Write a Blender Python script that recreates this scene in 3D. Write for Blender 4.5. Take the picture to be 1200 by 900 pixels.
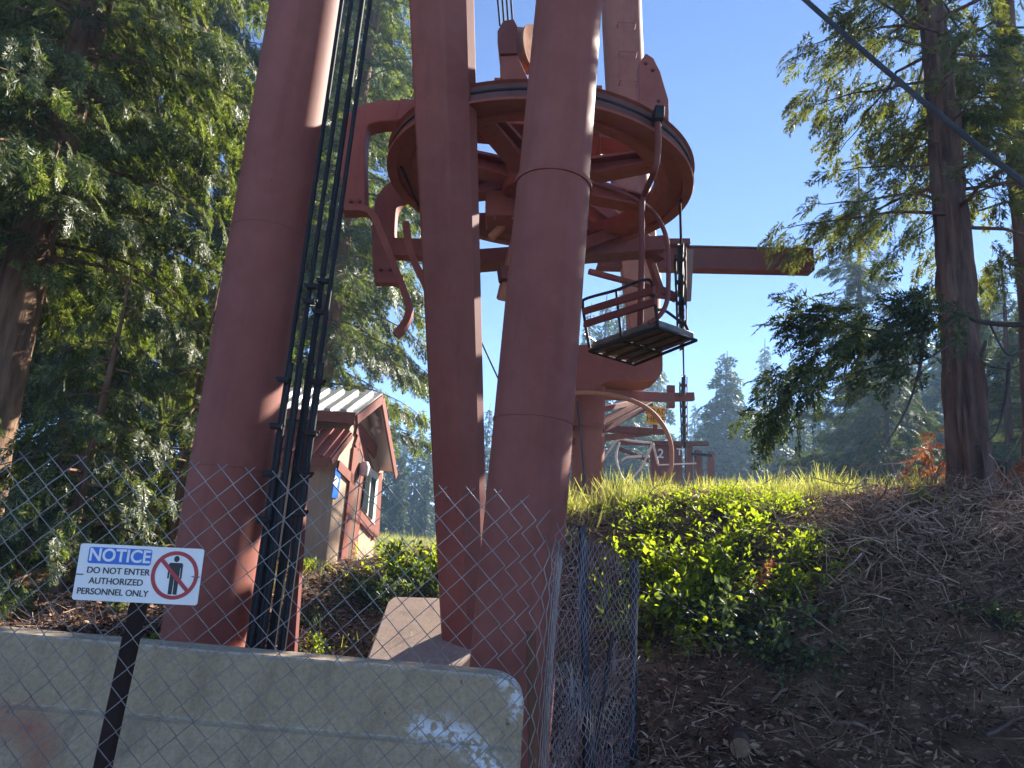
import bpy, math, random
import numpy as np
from mathutils import Vector, Matrix

R = math.radians
rng = np.random.default_rng(7)
random.seed(7)
scene = bpy.context.scene
for o in list(bpy.data.objects):
    bpy.data.objects.remove(o)
COL = scene.collection

# ------------------------------------------------------------------ camera
EYE = np.array([0.0, 0.0, 1.6])
FPX = 867.0
PITCH, ROLL = R(12.5), R(5.0)
_f = np.array([0, math.cos(PITCH), math.sin(PITCH)])
_r0 = np.array([1.0, 0, 0])
_u0 = np.array([0, -math.sin(PITCH), math.cos(PITCH)])
_r = math.cos(ROLL) * _r0 + math.sin(ROLL) * _u0
_u = -math.sin(ROLL) * _r0 + math.cos(ROLL) * _u0
cd = bpy.data.cameras.new('camera')
cam = bpy.data.objects.new('camera', cd)
COL.objects.link(cam)
cd.sensor_width = 36
cd.lens = 36 * FPX / 1200
cd.clip_start = 0.05
cd.clip_end = 3000
cam.matrix_world = Matrix(((_r[0], _u[0], -_f[0], EYE[0]), (_r[1], _u[1], -_f[1], EYE[1]),
                           (_r[2], _u[2], -_f[2], EYE[2]), (0, 0, 0, 1)))
scene.camera = cam

# ------------------------------------------------------------------ light
SUN_AZ, SUN_EL = R(44), R(32)
w = bpy.data.worlds.new('World')
scene.world = w
w.use_nodes = True
nt = w.node_tree
sky = nt.nodes.new('ShaderNodeTexSky')
sky.sky_type = 'NISHITA'
sky.sun_disc = False
sky.sun_elevation = SUN_EL
sky.sun_rotation = SUN_AZ
sky.altitude = 2600
sky.air_density = 0.46
sky.dust_density = 0.0
sky.ozone_density = 2.6
nt.links.new(sky.outputs[0], nt.nodes['Background'].inputs[0])
nt.nodes['Background'].inputs[1].default_value = 0.114
sl = bpy.data.lights.new('sun', 'SUN')
sl.energy = 5.0
sl.angle = R(0.53)
sl.color = (1.0, 0.93, 0.82)
sun = bpy.data.objects.new('sun', sl)
COL.objects.link(sun)
_sd = Vector((math.sin(SUN_AZ) * math.cos(SUN_EL), math.cos(SUN_AZ) * math.cos(SUN_EL), math.sin(SUN_EL)))
sun.rotation_euler = _sd.to_track_quat('Z', 'Y').to_euler()
sun.location = (20, 25, 30)
scene.view_settings.view_transform = 'Standard'
scene.view_settings.look = 'None'
scene.view_settings.gamma = 1
scene.view_settings.use_curve_mapping = False
scene.view_settings.exposure = 2.0
scene.render.engine = 'CYCLES'
cy = scene.cycles
cy.use_denoising = True
cy.max_bounces = 6
cy.diffuse_bounces = 3
cy.glossy_bounces = 2
cy.transmission_bounces = 3
cy.transparent_max_bounces = 6
cy.volume_bounces = 0
cy.sample_clamp_indirect = 6
cy.use_adaptive_sampling = True
cy.adaptive_threshold = 0.02


# ------------------------------------------------------------------ helpers
def ray(px, py):
    return (px - 600) / FPX * _r + (450 - py) / FPX * _u + _f


def P(px, py, Y):
    d = ray(px, py)
    return EYE + d * (Y / d[1])


def Pz(px, py, z):
    d = ray(px, py)
    return EYE + d * ((z - EYE[2]) / d[2])


def Ppl(px, py, p0, n):
    d = ray(px, py)
    return EYE + d * (np.dot(np.asarray(p0) - EYE, n) / np.dot(d, n))


def PX(p, n=1.0):
    """size in metres of n photo pixels at point p"""
    return n * np.dot(np.asarray(p) - EYE, _f) / FPX


ORG = {}


def tag(o, label=None, cat=None, group=None, kind=None):
    if label: o['label'] = label
    if cat: o['category'] = cat
    if group: o['group'] = group
    if kind: o['kind'] = kind
    return o


def empty(name, loc, label, cat, group=None):
    o = bpy.data.objects.new(name, None)
    COL.objects.link(o)
    o.location = [float(c) for c in loc]
    o.empty_display_size = 0.1
    ORG[o.name] = np.array(loc, float)
    return tag(o, label, cat, group)


def mesh_np(name, V, F, mats, parent=None, smooth=False, local=False, sharp=None):
    """V (n,3), F (m,k) -> object"""
    V = np.asarray(V, float)
    F = np.asarray(F, np.int32)
    if parent is not None and not local:
        V = V - ORG.get(parent.name, np.zeros(3))
    me = bpy.data.meshes.new(name)
    me.vertices.add(len(V))
    me.vertices.foreach_set('co', V.astype(np.float32).ravel())
    k = F.shape[1]
    me.loops.add(F.size)
    me.loops.foreach_set('vertex_index', F.ravel())
    me.polygons.add(len(F))
    me.polygons.foreach_set('loop_start', np.arange(0, F.size, k, dtype=np.int32))
    me.polygons.foreach_set('loop_total', np.full(len(F), k, np.int32))
    if smooth:
        me.polygons.foreach_set('use_smooth', np.ones(len(F), bool))
    me.update(calc_edges=True)
    me.validate()
    me.materials.append(mats)
    o = bpy.data.objects.new(name, me)
    COL.objects.link(o)
    if parent is not None:
        o.parent = parent
        ORG[o.name] = ORG.get(parent.name, np.zeros(3))
    else:
        ORG[o.name] = np.zeros(3)
    return o


class MB:
    def __init__(s):
        s.v, s.f = [], []

    def add(s, vs, fs):
        b = len(s.v)
        s.v += [tuple(float(c) for c in v) for v in vs]
        s.f += [tuple(b + i for i in f) for f in fs]
        return s

    def box(s, c, size, M=None):
        c = np.asarray(c, float)
        h = np.asarray(size, float) / 2
        vs = []
        for x in (-1, 1):
            for y in (-1, 1):
                for z in (-1, 1):
                    p = np.array([x, y, z]) * h
                    if M is not None: p = M @ p
                    vs.append(c + p)
        return s.add(vs, [(0, 1, 3, 2), (4, 6, 7, 5), (0, 4, 5, 1), (2, 3, 7, 6), (0, 2, 6, 4), (1, 5, 7, 3)])

    def beam(s, p0, p1, wd, h, up=(0, 0, 1)):
        p0, p1 = np.asarray(p0, float), np.asarray(p1, float)
        x = p1 - p0
        L = np.linalg.norm(x); x = x / L
        up = np.asarray(up, float)
        y = np.cross(up, x); y /= np.linalg.norm(y)
        z = np.cross(x, y)
        return s.box((p0 + p1) / 2, (L, wd, h), np.stack([x, y, z], 1))

    def prism(s, poly, ext):
        poly = [np.asarray(p, float) for p in poly]
        ext = np.asarray(ext, float)
        n = len(poly)
        vs = poly + [p + ext for p in poly]
        fs = [tuple(range(n - 1, -1, -1)), tuple(range(n, 2 * n))]
        fs += [(i, (i + 1) % n, n + (i + 1) % n, n + i) for i in range(n)]
        return s.add(vs, fs)

    def loft(s, rings, cap=True):
        n = len(rings[0])
        vs = [p for r in rings for p in r]
        fs = []
        for i in range(len(rings) - 1):
            for j in range(n):
                k = (j + 1) % n
                fs.append((i * n + j, i * n + k, (i + 1) * n + k, (i + 1) * n + j))
        if cap:
            fs.append(tuple(range(n - 1, -1, -1)))
            m = (len(rings) - 1) * n
            fs.append(tuple(range(m, m + n)))
        return s.add(vs, fs)

    def tube(s, pts, r, n=10, cap=True):
        pts = np.asarray(pts, float)
        rr = np.full(len(pts), r) if np.isscalar(r) else np.asarray(r, float)
        t = np.gradient(pts, axis=0)
        t /= np.linalg.norm(t, axis=1)[:, None] + 1e-12
        a = np.array([0, 0, 1.0]) if abs(t[0][2]) < .9 else np.array([1.0, 0, 0])
        nrm = np.cross(t[0], a); nrm /= np.linalg.norm(nrm)
        rings = []
        for i in range(len(pts)):
            nrm = nrm - t[i] * np.dot(nrm, t[i]); nrm /= np.linalg.norm(nrm)
            b = np.cross(t[i], nrm)
            rings.append([pts[i] + rr[i] * (math.cos(q) * nrm + math.sin(q) * b)
                          for q in np.linspace(0, 2 * math.pi, n, endpoint=False)])
        return s.loft(rings, cap)

    def rect_tube(s, pts, wd, dp, face):
        """rectangular section along pts; dp along 'face' direction"""
        pts = np.asarray(pts, float)
        face = np.asarray(face, float); face /= np.linalg.norm(face)
        t = np.gradient(pts, axis=0)
        t /= np.linalg.norm(t, axis=1)[:, None]
        rings = []
        for p, d in zip(pts, t):
            q = np.cross(face, d); q /= np.linalg.norm(q)
            rings.append([p + q * wd / 2 + face * dp / 2, p - q * wd / 2 + face * dp / 2,
                          p - q * wd / 2 - face * dp / 2, p + q * wd / 2 - face * dp / 2])
        return s.loft(rings)

    def lathe(s, prof, c, n=48, axis=None, closed=False):
        c = np.asarray(c, float)
        if axis is None: A = np.eye(3)
        else:
            z = np.asarray(axis, float); z /= np.linalg.norm(z)
            x = np.cross(z, [0, 0, 1.0] if abs(z[2]) < .9 else [1.0, 0, 0]); x /= np.linalg.norm(x)
            A = np.stack([x, np.cross(z, x), z], 1)
        rings = []
        for q in np.linspace(0, 2 * math.pi, n, endpoint=False):
            rings.append([c + A @ np.array([r * math.cos(q), r * math.sin(q), z]) for r, z in prof])
        m = len(prof)
        vs = [p for r in rings for p in r]
        fs = []
        for i in range(n):
            k = (i + 1) % n
            for j in range(m if closed else m - 1):
                l = (j + 1) % m
                fs.append((i * m + j, k * m + j, k * m + l, i * m + l))
        return s.add(vs, fs)

    def build(s, name, mat, parent=None, bevel=0.0, local=False, smooth=True, ang=38):
        me = bpy.data.meshes.new(name)
        off = np.zeros(3)
        if parent is not None and not local: off = ORG.get(parent.name, off)
        me.from_pydata([tuple(np.asarray(v) - off) for v in s.v], [], s.f)
        me.validate()
        import bmesh
        bm = bmesh.new(); bm.from_mesh(me)
        bmesh.ops.recalc_face_normals(bm, faces=bm.faces)
        bm.to_mesh(me); bm.free()
        if smooth:
            me.polygons.foreach_set('use_smooth', np.ones(len(me.polygons), bool))
            me.set_sharp_from_angle(angle=R(ang))
        me.materials.append(mat)
        o = bpy.data.objects.new(name, me)
        COL.objects.link(o)
        if parent is not None:
            o.parent = parent
            ORG[o.name] = ORG.get(parent.name, np.zeros(3))
        else: ORG[o.name] = np.zeros(3)
        if bevel:
            b = o.modifiers.new('bevel', 'BEVEL')
            b.width = bevel; b.segments = 2; b.limit_method = 'ANGLE'; b.angle_limit = R(40)
        return o


def copy_tree(o, parent=None):
    c = o.copy()
    COL.objects.link(c)
    if parent is not None: c.parent = parent
    for ch in list(o.children): copy_tree(ch, c)
    return c


def smooth_path(pts, n=24):
    """Catmull-Rom through pts"""
    pts = np.asarray(pts, float)
    p = np.vstack([2 * pts[0] - pts[1], pts, 2 * pts[-1] - pts[-2]])
    out = []
    m = len(pts) - 1
    for i in range(m):
        for t in np.linspace(0, 1, max(2, n // m), endpoint=False):
            a, b, c, d = p[i], p[i + 1], p[i + 2], p[i + 3]
            out.append(.5 * (2 * b + (c - a) * t + (2 * a - 5 * b + 4 * c - d) * t * t + (3 * b - a - 3 * c + d) * t ** 3))
    out.append(pts[-1])
    return np.array(out)


_lat = rng.random((256, 256))


def vnoise(x, y):
    x = np.asarray(x, float); y = np.asarray(y, float)
    xi, yi = np.floor(x).astype(int), np.floor(y).astype(int)
    fx, fy = x - xi, y - yi
    fx = fx * fx * (3 - 2 * fx); fy = fy * fy * (3 - 2 * fy)
    g = lambda i, j: _lat[i % 256, j % 256]
    return (g(xi, yi) * (1 - fx) + g(xi + 1, yi) * fx) * (1 - fy) + (g(xi, yi + 1) * (1 - fx) + g(xi + 1, yi + 1) * fx) * fy - .5


def fbm(x, y, o=4):
    s = 0; a = 1
    for i in range(o):
        s = s + a * vnoise(x * 2 ** i + 17 * i, y * 2 ** i + 5 * i); a *= .5
    return s


# ------------------------------------------------------------------ materials
def mat_base(name):
    m = bpy.data.materials.new(name)
    m.use_nodes = True
    return m, m.node_tree, m.node_tree.nodes['Principled BSDF']


def N(t, typ, **kw):
    n = t.nodes.new(typ)
    for k, v in kw.items():
        if k in n.inputs.keys() if isinstance(k, str) else False: n.inputs[k].default_value = v
        else: setattr(n, k, v)
    return n


def noise(t, scale, detail=5, rough=.6, stretch=None):
    tc = t.nodes.new('ShaderNodeTexCoord')
    n = t.nodes.new('ShaderNodeTexNoise')
    n.inputs['Scale'].default_value = scale
    n.inputs['Detail'].default_value = detail
    n.inputs['Roughness'].default_value = rough
    if stretch:
        mp = t.nodes.new('ShaderNodeMapping')
        mp.inputs['Scale'].default_value = stretch
        t.links.new(tc.outputs['Object'], mp.inputs[0])
        t.links.new(mp.outputs[0], n.inputs[0])
    else: t.links.new(tc.outputs['Object'], n.inputs[0])
    return n.outputs['Fac']


def ramp(t, fac, stops):
    r = t.nodes.new('ShaderNodeValToRGB')
    e = r.color_ramp.elements
    while len(e) < len(stops): e.new(.5)
    for x, (p, c) in zip(e, stops):
        x.position = p
        x.color = (*c, 1) if len(c) == 3 else c
    t.links.new(fac, r.inputs[0])
    return r.outputs[0]


def mix(t, fac, a, b):
    m = t.nodes.new('ShaderNodeMix'); m.data_type = 'RGBA'
    for v, i in ((fac, 0), (a, 6), (b, 7)):
        if hasattr(v, 'links') or isinstance(v, bpy.types.NodeSocket): t.links.new(v, m.inputs[i])
        elif i == 0: m.inputs[0].default_value = v
        else: m.inputs[i].default_value = (*v, 1)
    return m.outputs[2]


def bump(t, bsdf, fac, strength=.3, dist=.01):
    b = t.nodes.new('ShaderNodeBump')
    b.inputs['Strength'].default_value = strength
    b.inputs['Distance'].default_value = dist
    t.links.new(fac, b.inputs['Height'])
    t.links.new(b.outputs[0], bsdf.inputs['Normal'])


def simple(name, c, rough=.6, var=.25, scale=6, metal=0, bmp=.15, stretch=None, spec=.5):
    m, t, b = mat_base(name)
    n = noise(t, scale, stretch=stretch)
    lo = tuple(x * (1 - var) for x in c); hi = tuple(min(1, x * (1 + var)) for x in c)
    t.links.new(ramp(t, n, [(.3, lo), (.7, hi)]), b.inputs['Base Color'])
    b.inputs['Roughness'].default_value = rough
    b.inputs['Metallic'].default_value = metal
    b.inputs['Specular IOR Level'].default_value = spec
    if bmp: bump(t, b, noise(t, scale * 6), bmp, .004)
    return m


def paint(name, c, c2, rust=(.07, .032, .02), rough=.68):
    """old weathered paint: faded patches, runs down the steel, rust specks"""
    m, t, b = mat_base(name)
    a = ramp(t, noise(t, 1.6, 5, .6, (1, 1, .35)), [(.3, c), (.72, c2)])
    streak = ramp(t, noise(t, 9, 4, .6, (1, 1, .05)), [(.5, (0, 0, 0)), (.78, (1, 1, 1))])
    m2 = t.nodes.new('ShaderNodeMath'); m2.operation = 'MULTIPLY'; m2.inputs[1].default_value = .45
    t.links.new(streak, m2.inputs[0])
    a = mix(t, m2.outputs[0], a, tuple(x * .55 for x in c))
    mo = ramp(t, noise(t, 5, 8, .75), [(.4, (0, 0, 0)), (.75, (.34, .34, .34))])
    a = mix(t, mo, a, tuple(x * 1.3 + .022 for x in c2))
    sp = ramp(t, noise(t, 18, 7, .75), [(.66, (0, 0, 0)), (.73, (1, 1, 1))])
    a = mix(t, sp, a, rust)
    t.links.new(a, b.inputs['Base Color'])
    b.inputs['Roughness'].default_value = rough
    b.inputs['Specular IOR Level'].default_value = .22
    bump(t, b, noise(t, 40, 4), .12, .003)
    return m


def leafmat(name, stops, trans=.4, rough=.45, spec=.4, clump=1.2, tcol=(1.25, 1.3, .45)):
    m, t, b = mat_base(name)
    g = t.nodes.new('ShaderNodeNewGeometry')
    c = ramp(t, g.outputs['Random Per Island'], stops)
    n = noise(t, clump, 2)
    v = t.nodes.new('ShaderNodeHueSaturation')
    r = t.nodes.new('ShaderNodeMapRange')
    r.inputs[1].default_value = .3; r.inputs[2].default_value = .7
    r.inputs[3].default_value = .7; r.inputs[4].default_value = 1.3
    t.links.new(n, r.inputs[0]); t.links.new(r.outputs[0], v.inputs['Value']); t.links.new(c, v.inputs['Color'])
    t.links.new(v.outputs[0], b.inputs['Base Color'])
    b.inputs['Roughness'].default_value = rough
    b.inputs['Specular IOR Level'].default_value = spec
    tr = t.nodes.new('ShaderNodeBsdfTranslucent')
    vm = t.nodes.new('ShaderNodeVectorMath'); vm.operation = 'MULTIPLY'
    vm.inputs[1].default_value = tcol
    t.links.new(v.outputs[0], vm.inputs[0]); t.links.new(vm.outputs[0], tr.inputs[0])
    mx = t.nodes.new('ShaderNodeMixShader'); mx.inputs[0].default_value = trans
    t.links.new(b.outputs[0], mx.inputs[1]); t.links.new(tr.outputs[0], mx.inputs[2])
    t.links.new(mx.outputs[0], t.nodes['Material Output'].inputs[0])
    return m


def barkmat(name, c1, c2, scale=7):
    m, t, b = mat_base(name)
    n = noise(t, scale, 7, .65, (1, 1, .16))
    t.links.new(ramp(t, n, [(.35, c1), (.62, c2)]), b.inputs['Base Color'])
    b.inputs['Roughness'].default_value = .9
    b.inputs['Specular IOR Level'].default_value = .2
    bump(t, b, n, .9, .05)
    return m


M = {}
M['red'] = paint('tower red paint', (.178, .052, .038), (.232, .076, .054))
M['red_orange'] = paint('faded orange red paint', (.20, .060, .042), (.27, .086, .058))
M['paler'] = paint('pale orange paint', (.33, .135, .08), (.42, .19, .115))  # lighter orange than the other steel; paints sunlight onto the guard pipe
M['plate'] = simple('brown steel plate', (.20, .125, .085), .7, .2, 8)
M['red_dark'] = paint('dark maroon paint', (.125, .036, .029), (.165, .050, .038))
M['rubber'] = simple('groove liner', (.11, .045, .038), .85)
M['black_steel'] = simple('black greasy steel', (.016, .015, .016), .6, .4, 14, 0, .15, None, .25)
M['rope'] = simple('steel rope', (.018, .018, .019), .7, .3, 60, 0, .15, None, .2)
M['galv'] = simple('galvanised wire', (.21, .20, .195), .45, .3, 12, .7, 0)
M['galv_blue'] = simple('grey blue wire', (.24, .245, .27), .5, .35, 12, .4, 0)
M['rust_post'] = paint('rusted post', (.016, .009, .008), (.035, .018, .014), (.20, .16, .13), .8)
M['rust_brown'] = paint('rust brown pipe', (.085, .04, .025), (.13, .06, .035), (.04, .025, .018), .8)
M['dark_post'] = simple('dark steel post', (.022, .024, .034), .5, .3, 10, .3)
M['seat'] = simple('seat pad', (.095, .082, .07), .5, .5, 7)
M['sheave_white'] = simple('pale sheave', (.30, .17, .12), .95, .3, 9, 0, .15, None, .02)
M['cream'] = simple('pale chair paint', (.62, .5, .45), .5)
M['yellow'] = simple('yellow sign paint', (.78, .38, .02), .5, .12)
M['ink'] = simple('sign black', (.015, .015, .017), .5, .1, 6, 0, 0)
M['white'] = simple('sign white', (.74, .75, .73), .45, .06, 9, 0, 0.03)
M['blue'] = simple('sign blue', (.012, .13, .52), .4, .08, 6, 0, 0)
M['signred'] = simple('sign red', (.38, .022, .03), .45, .1, 6, 0, 0)
M['tan'] = simple('tan siding', (.40, .28, .185), .75, .12, 3, 0, .2, (8, 8, .4))
M['trim'] = paint('shed trim red', (.20, .066, .046), (.25, .085, .06))
M['roofmetal'] = simple('bare roof metal', (.55, .54, .52), .38, .12, 2, .5)
M['roofred'] = paint('red roof sheet', (.25, .07, .055), (.32, .1, .08))
M['whitewood'] = simple('white window frame', (.68, .66, .6), .6)
M['doordark'] = simple('dark brown door', (.10, .055, .035), .6)
M['cable_black'] = simple('black cable sheath', (.02, .02, .022), .6)
M['wood'] = simple('grey dead wood', (.21, .14, .10), .85, .35, 9)
M['wood_dark'] = simple('dark dead wood', (.10, .068, .048), .9, .35, 9)
M['cutwood'] = simple('cut wood face', (.22, .135, .08), .8, .3, 30)
M['glass'], _t, _b = mat_base('window glass')
_b.inputs['Base Color'].default_value = (.03, .04, .04, 1); _b.inputs['Roughness'].default_value = .08

M['bark'] = barkmat('fir bark', (.045, .027, .022), (.15, .092, .070))
M['bark_l'] = barkmat('cedar bark', (.09, .05, .03), (.26, .16, .1))
M['twig'] = simple('twig bark', (.05, .037, .03), .9, .3, 10, 0, 0)
M['cedar'] = leafmat('cedar sprays', [(0, (.036, .060, .018)), (.5, (.088, .118, .038)), (1, (.23, .235, .11))], .5, .45, .42)
M['fir'] = leafmat('fir needles', [(0, (.036, .052, .022)), (.6, (.062, .082, .032)), (1, (.11, .12, .05))], .35, .6, .2)
M['fir_y'] = leafmat('yellow green needles', [(0, (.07, .085, .028)), (.6, (.115, .125, .042)), (1, (.18, .17, .075))], .48, .5, .4)
M['far'] = leafmat('far conifer', [(0, (.03, .055, .03)), (.6, (.05, .085, .04)), (1, (.085, .12, .055))], .3, .6, .3, .4)
M['dead'] = leafmat('dead red needles', [(0, (.20, .06, .025)), (.6, (.32, .11, .045)), (1, (.4, .18, .08))], .4, .7, .2, 3, (1.1, .9, .7))
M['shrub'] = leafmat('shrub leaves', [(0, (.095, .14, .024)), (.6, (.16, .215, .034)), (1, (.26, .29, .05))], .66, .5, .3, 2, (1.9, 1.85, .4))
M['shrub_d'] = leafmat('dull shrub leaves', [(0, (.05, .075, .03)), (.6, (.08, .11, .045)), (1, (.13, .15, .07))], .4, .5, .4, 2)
M['weeds'] = leafmat('low weeds', [(0, (.05, .07, .03)), (.6, (.10, .12, .05)), (1, (.2, .19, .1))], .4, .6, .3, 2)
M['grass'] = leafmat('grass blades', [(0, (.17, .19, .07)), (.55, (.27, .28, .11)), (.85, (.38, .36, .19)), (1, (.46, .40, .25))], .5, .6, .3, 1, (1.4, 1.4, .5))
M['litter'] = leafmat('leaf litter', [(0, (.014, .009, .007)), (.3, (.08, .045, .030)), (.6, (.28, .165, .105)), (.88, (.44, .28, .185)), (.975, (.52, .37, .26)), (1, (.64, .52, .40))], .1, .9, .2, 1.5, (1, 1, 1))


M['brush'] = leafmat('grey dead brush', [(0, (.12, .075, .05)), (.6, (.27, .17, .115)), (1, (.5, .37, .27))], .0, .9, .2, 1.5, (1, 1, 1))
M['twigs'] = leafmat('dry twigs', [(0, (.09, .05, .034)), (.6, (.20, .115, .075)), (.93, (.33, .21, .145)), (1, (.48, .36, .26))], .0, .9, .2, 1.5, (1, 1, 1))


def soil():
    m, t, b = mat_base('forest soil')
    g = t.nodes.new('ShaderNodeNewGeometry')
    sx = t.nodes.new('ShaderNodeSeparateXYZ')
    t.links.new(g.outputs['Position'], sx.inputs[0])
    dirt = ramp(t, noise(t, 2.2, 9, .72), [(.3, (.07, .042, .028)), (.5, (.20, .115, .074)), (.72, (.44, .28, .19))])
    lawn = ramp(t, noise(t, .5, 8, .7), [(.3, (.10, .12, .035)), (.6, (.17, .17, .06)), (.8, (.26, .22, .1))])
    mr = t.nodes.new('ShaderNodeMapRange')
    mr.inputs[1].default_value = 13; mr.inputs[2].default_value = 17
    t.links.new(sx.outputs['Y'], mr.inputs[0])
    road = ramp(t, noise(t, 14, 8, .7), [(.3, (.12, .105, .09)), (.7, (.22, .19, .16))])
    m2 = t.nodes.new('ShaderNodeMapRange')
    m2.inputs[1].default_value = 2.5; m2.inputs[2].default_value = 1.9
    t.links.new(sx.outputs['Y'], m2.inputs[0])
    c_ = mix(t, mr.outputs[0], dirt, lawn)
    t.links.new(mix(t, m2.outputs[0], c_, road), b.inputs['Base Color'])
    b.inputs['Roughness'].default_value = .95
    b.inputs['Specular IOR Level'].default_value = .15
    bump(t, b, noise(t, 9, 9, .75), 1.0, .06)
    return m


M['soil'] = soil()


def concrete(name, c1, c2, attrs=False):
    m, t, b = mat_base(name)
    col = ramp(t, noise(t, 3, 8, .65), [(.3, c1), (.7, c2)])
    pits = ramp(t, noise(t, 26, 3, .5), [(.24, (1, 1, 1)), (.30, (0, 0, 0))])
    col = mix(t, .35, col, ramp(t, noise(t, 55, 6, .75), [(.35, tuple(x * .45 for x in c1)), (.65, tuple(x * 1.25 for x in c2))]))
    runs = ramp(t, noise(t, 7, 6, .7, (1, 1, .12)), [(.5, (0, 0, 0)), (.72, (.6, .6, .6))])
    col = mix(t, runs, col, tuple(x * .5 for x in c1))
    col = mix(t, pits, col, tuple(x * .4 for x in c1))
    if attrs:
        for nm, cc, lo, hi, sc in (('stain', (.30, .10, .06), .2, .62, 6), ('scuff_ledge_light', (.66, .66, .66), .44, .54, 40)):
            a = t.nodes.new('ShaderNodeAttribute'); a.attribute_name = nm
            n = noise(t, sc, 5, .6)
            r = t.nodes.new('ShaderNodeMapRange')
            r.inputs[1].default_value = lo; r.inputs[2].default_value = hi
            mm = t.nodes.new('ShaderNodeMath'); mm.operation = 'ADD'
            t.links.new(n, mm.inputs[0]); mm.inputs[1].default_value = .0
            pr = t.nodes.new('ShaderNodeMath'); pr.operation = 'MULTIPLY'
            t.links.new(mm.outputs[0], r.inputs[0]); t.links.new(r.outputs[0], pr.inputs[0]); t.links.new(a.outputs['Fac'], pr.inputs[1])
            col = mix(t, pr.outputs[0], col, cc)
    t.links.new(col, b.inputs['Base Color'])
    b.inputs['Roughness'].default_value = .88
    b.inputs['Specular IOR Level'].default_value = .25
    bump(t, b, noise(t, 30, 6, .7), .35, .006)
    return m


M['concrete'] = concrete('barrier concrete', (.30, .215, .128), (.41, .31, .19), True)
M['concrete_pink'] = concrete('footing concrete', (.33, .24, .19), (.42, .31, .25))


# ------------------------------------------------------------------ ground
def sstep(t):
    t = np.clip(t, 0, 1)
    return t * t * (3 - 2 * t)


def gz(x, y, rough=True):
    x = np.asarray(x, float); y = np.asarray(y, float)
    zp = np.interp(x, [-14, -4, -2.2, -1, 0, .6, 1.2, 2, 4, 8, 15], [1.25, 1.15, 1.18, 1.4, 1.75, 2.0, 2.17, 2.32, 2.45, 2.75, 3.0])
    y1 = np.interp(x, [-3, -1, .5, 2, 5, 10], [10.5, 9.6, 9.0, 8.2, 7.6, 7.4])
    y0 = np.interp(x, [-3, 0, .8, 2, 4, 7], [3.6, 4.2, 4.3, 3.9, 2.9, 1.5])
    zl = np.interp(x, [-4, 0, 1, 3, 6, 10], [.45, .22, .2, .42, .9, 1.3])
    zr = np.interp(y, [-4, 2.4, 3.6], [0, 0, 1]) * zl
    t = (y - y0) / (y1 - y0)
    b = zr + (zp - zr) * sstep(t) ** .9
    far = 1.62 + .02 * np.clip(x, -30, 60) * sstep((y - 20) / 30) + .05 * np.clip(y - 70, 0, 400)
    k = sstep((y - y1 - 3) / 14)
    z = b * (1 - k) + far * k
    if rough:
        a = sstep((y - 2.3) / 2)
        z = z + a * (.17 * fbm(x * .9, y * .9, 3) + .075 * fbm(x * 4.1 + 3, y * 4.1, 3)) * (1 - .6 * k)
    return z


def ground():
    xs = np.concatenate([[-400, -200, -100, -60, -40, -28, -20], np.arange(-14, -3, .16), np.arange(-3, 7, .065), np.arange(7, 14.01, .16), [16, 20, 28, 40, 60, 100, 200, 400]])
    ys = np.concatenate([[-60, -20, -8], np.arange(-3, 3, .2), np.arange(3, 9.5, .065), np.arange(9.5, 16, .14), np.arange(16, 34, .6), [38, 46, 58, 75, 100, 140, 200, 300, 450]])
    X, Y = np.meshgrid(xs, ys, indexing='ij')
    Z = gz(X, Y)
    V = np.stack([X, Y, Z], -1).reshape(-1, 3)
    n, m = len(xs), len(ys)
    i, j = np.meshgrid(np.arange(n - 1), np.arange(m - 1), indexing='ij')
    a = (i * m + j).ravel()
    F = np.stack([a, a + m, a + m + 1, a + 1], 1)
    tag(mesh_np('ground', V, F, M['soil'], smooth=True), kind='structure')


ground()


# ------------------------------------------------------------------ foliage builders
def diamond(p0, p1, wd, nrm):
    d = p1 - p0
    s = np.cross(nrm, d); s = s / (np.linalg.norm(s) + 1e-9) * wd / 2
    m = p0 + d * .45
    return [p0, m + s, p1, m - s]


def spray_template(nside=6, sub=2, wd=.05, ang=42, droop=.25, seed=1, fl=.55):
    """flat fan of small leaf blades, length 1 along +x, normal +z"""
    g = np.random.default_rng(seed)
    V = []
    up = np.array([0, 0, 1.0])

    def put(a, b, ww):
        V.extend(diamond(a, b, ww, up + g.normal(0, .25, 3)))
    def bend(p): return np.array([p[0], p[1], p[2] - droop * (p[0] ** 2 + .5 * p[1] ** 2)])
    for k in range(3): put(bend(np.array([.33 * k, 0, 0])), bend(np.array([.33 * k + .36, g.normal(0, .02), 0])), wd * .8)
    for i in range(nside):
        t = .08 + .84 * i / nside
        for s in (-1, 1):
            L = (fl * (1 - t) + .13) * g.uniform(.75, 1.2)
            a = R(ang + g.normal(0, 7)) * s
            d = np.array([math.cos(a), math.sin(a), g.normal(0, .12)])
            p = np.array([t, 0, 0])
            put(bend(p), bend(p + d * L), wd)
            for q in range(sub):
                f = .3 + .5 * q / max(1, sub)
                for s2 in (-1, 1):
                    a2 = a + s2 * R(38)
                    d2 = np.array([math.cos(a2), math.sin(a2), g.normal(0, .15)])
                    put(bend(p + d * L * f), bend(p + d * L * f + d2 * L * .45 * g.uniform(.7, 1.2)), wd * .85)
    return np.array(V)


SPR_FINE = [spray_template(8, 2, .052, 42, .32, s, .38) for s in (1, 2, 3)]
SPR_MID = [spray_template(7, 1, .062, 42, .25, s, .4) for s in (4, 5)]
SPR_FAR = [spray_template(3, 0, .17, 45, .2, s) for s in (6, 7)]
SPR_LOOSE = [spray_template(7, 1, .06, 42, .3, s, .36) for s in (8, 9)]


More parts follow.
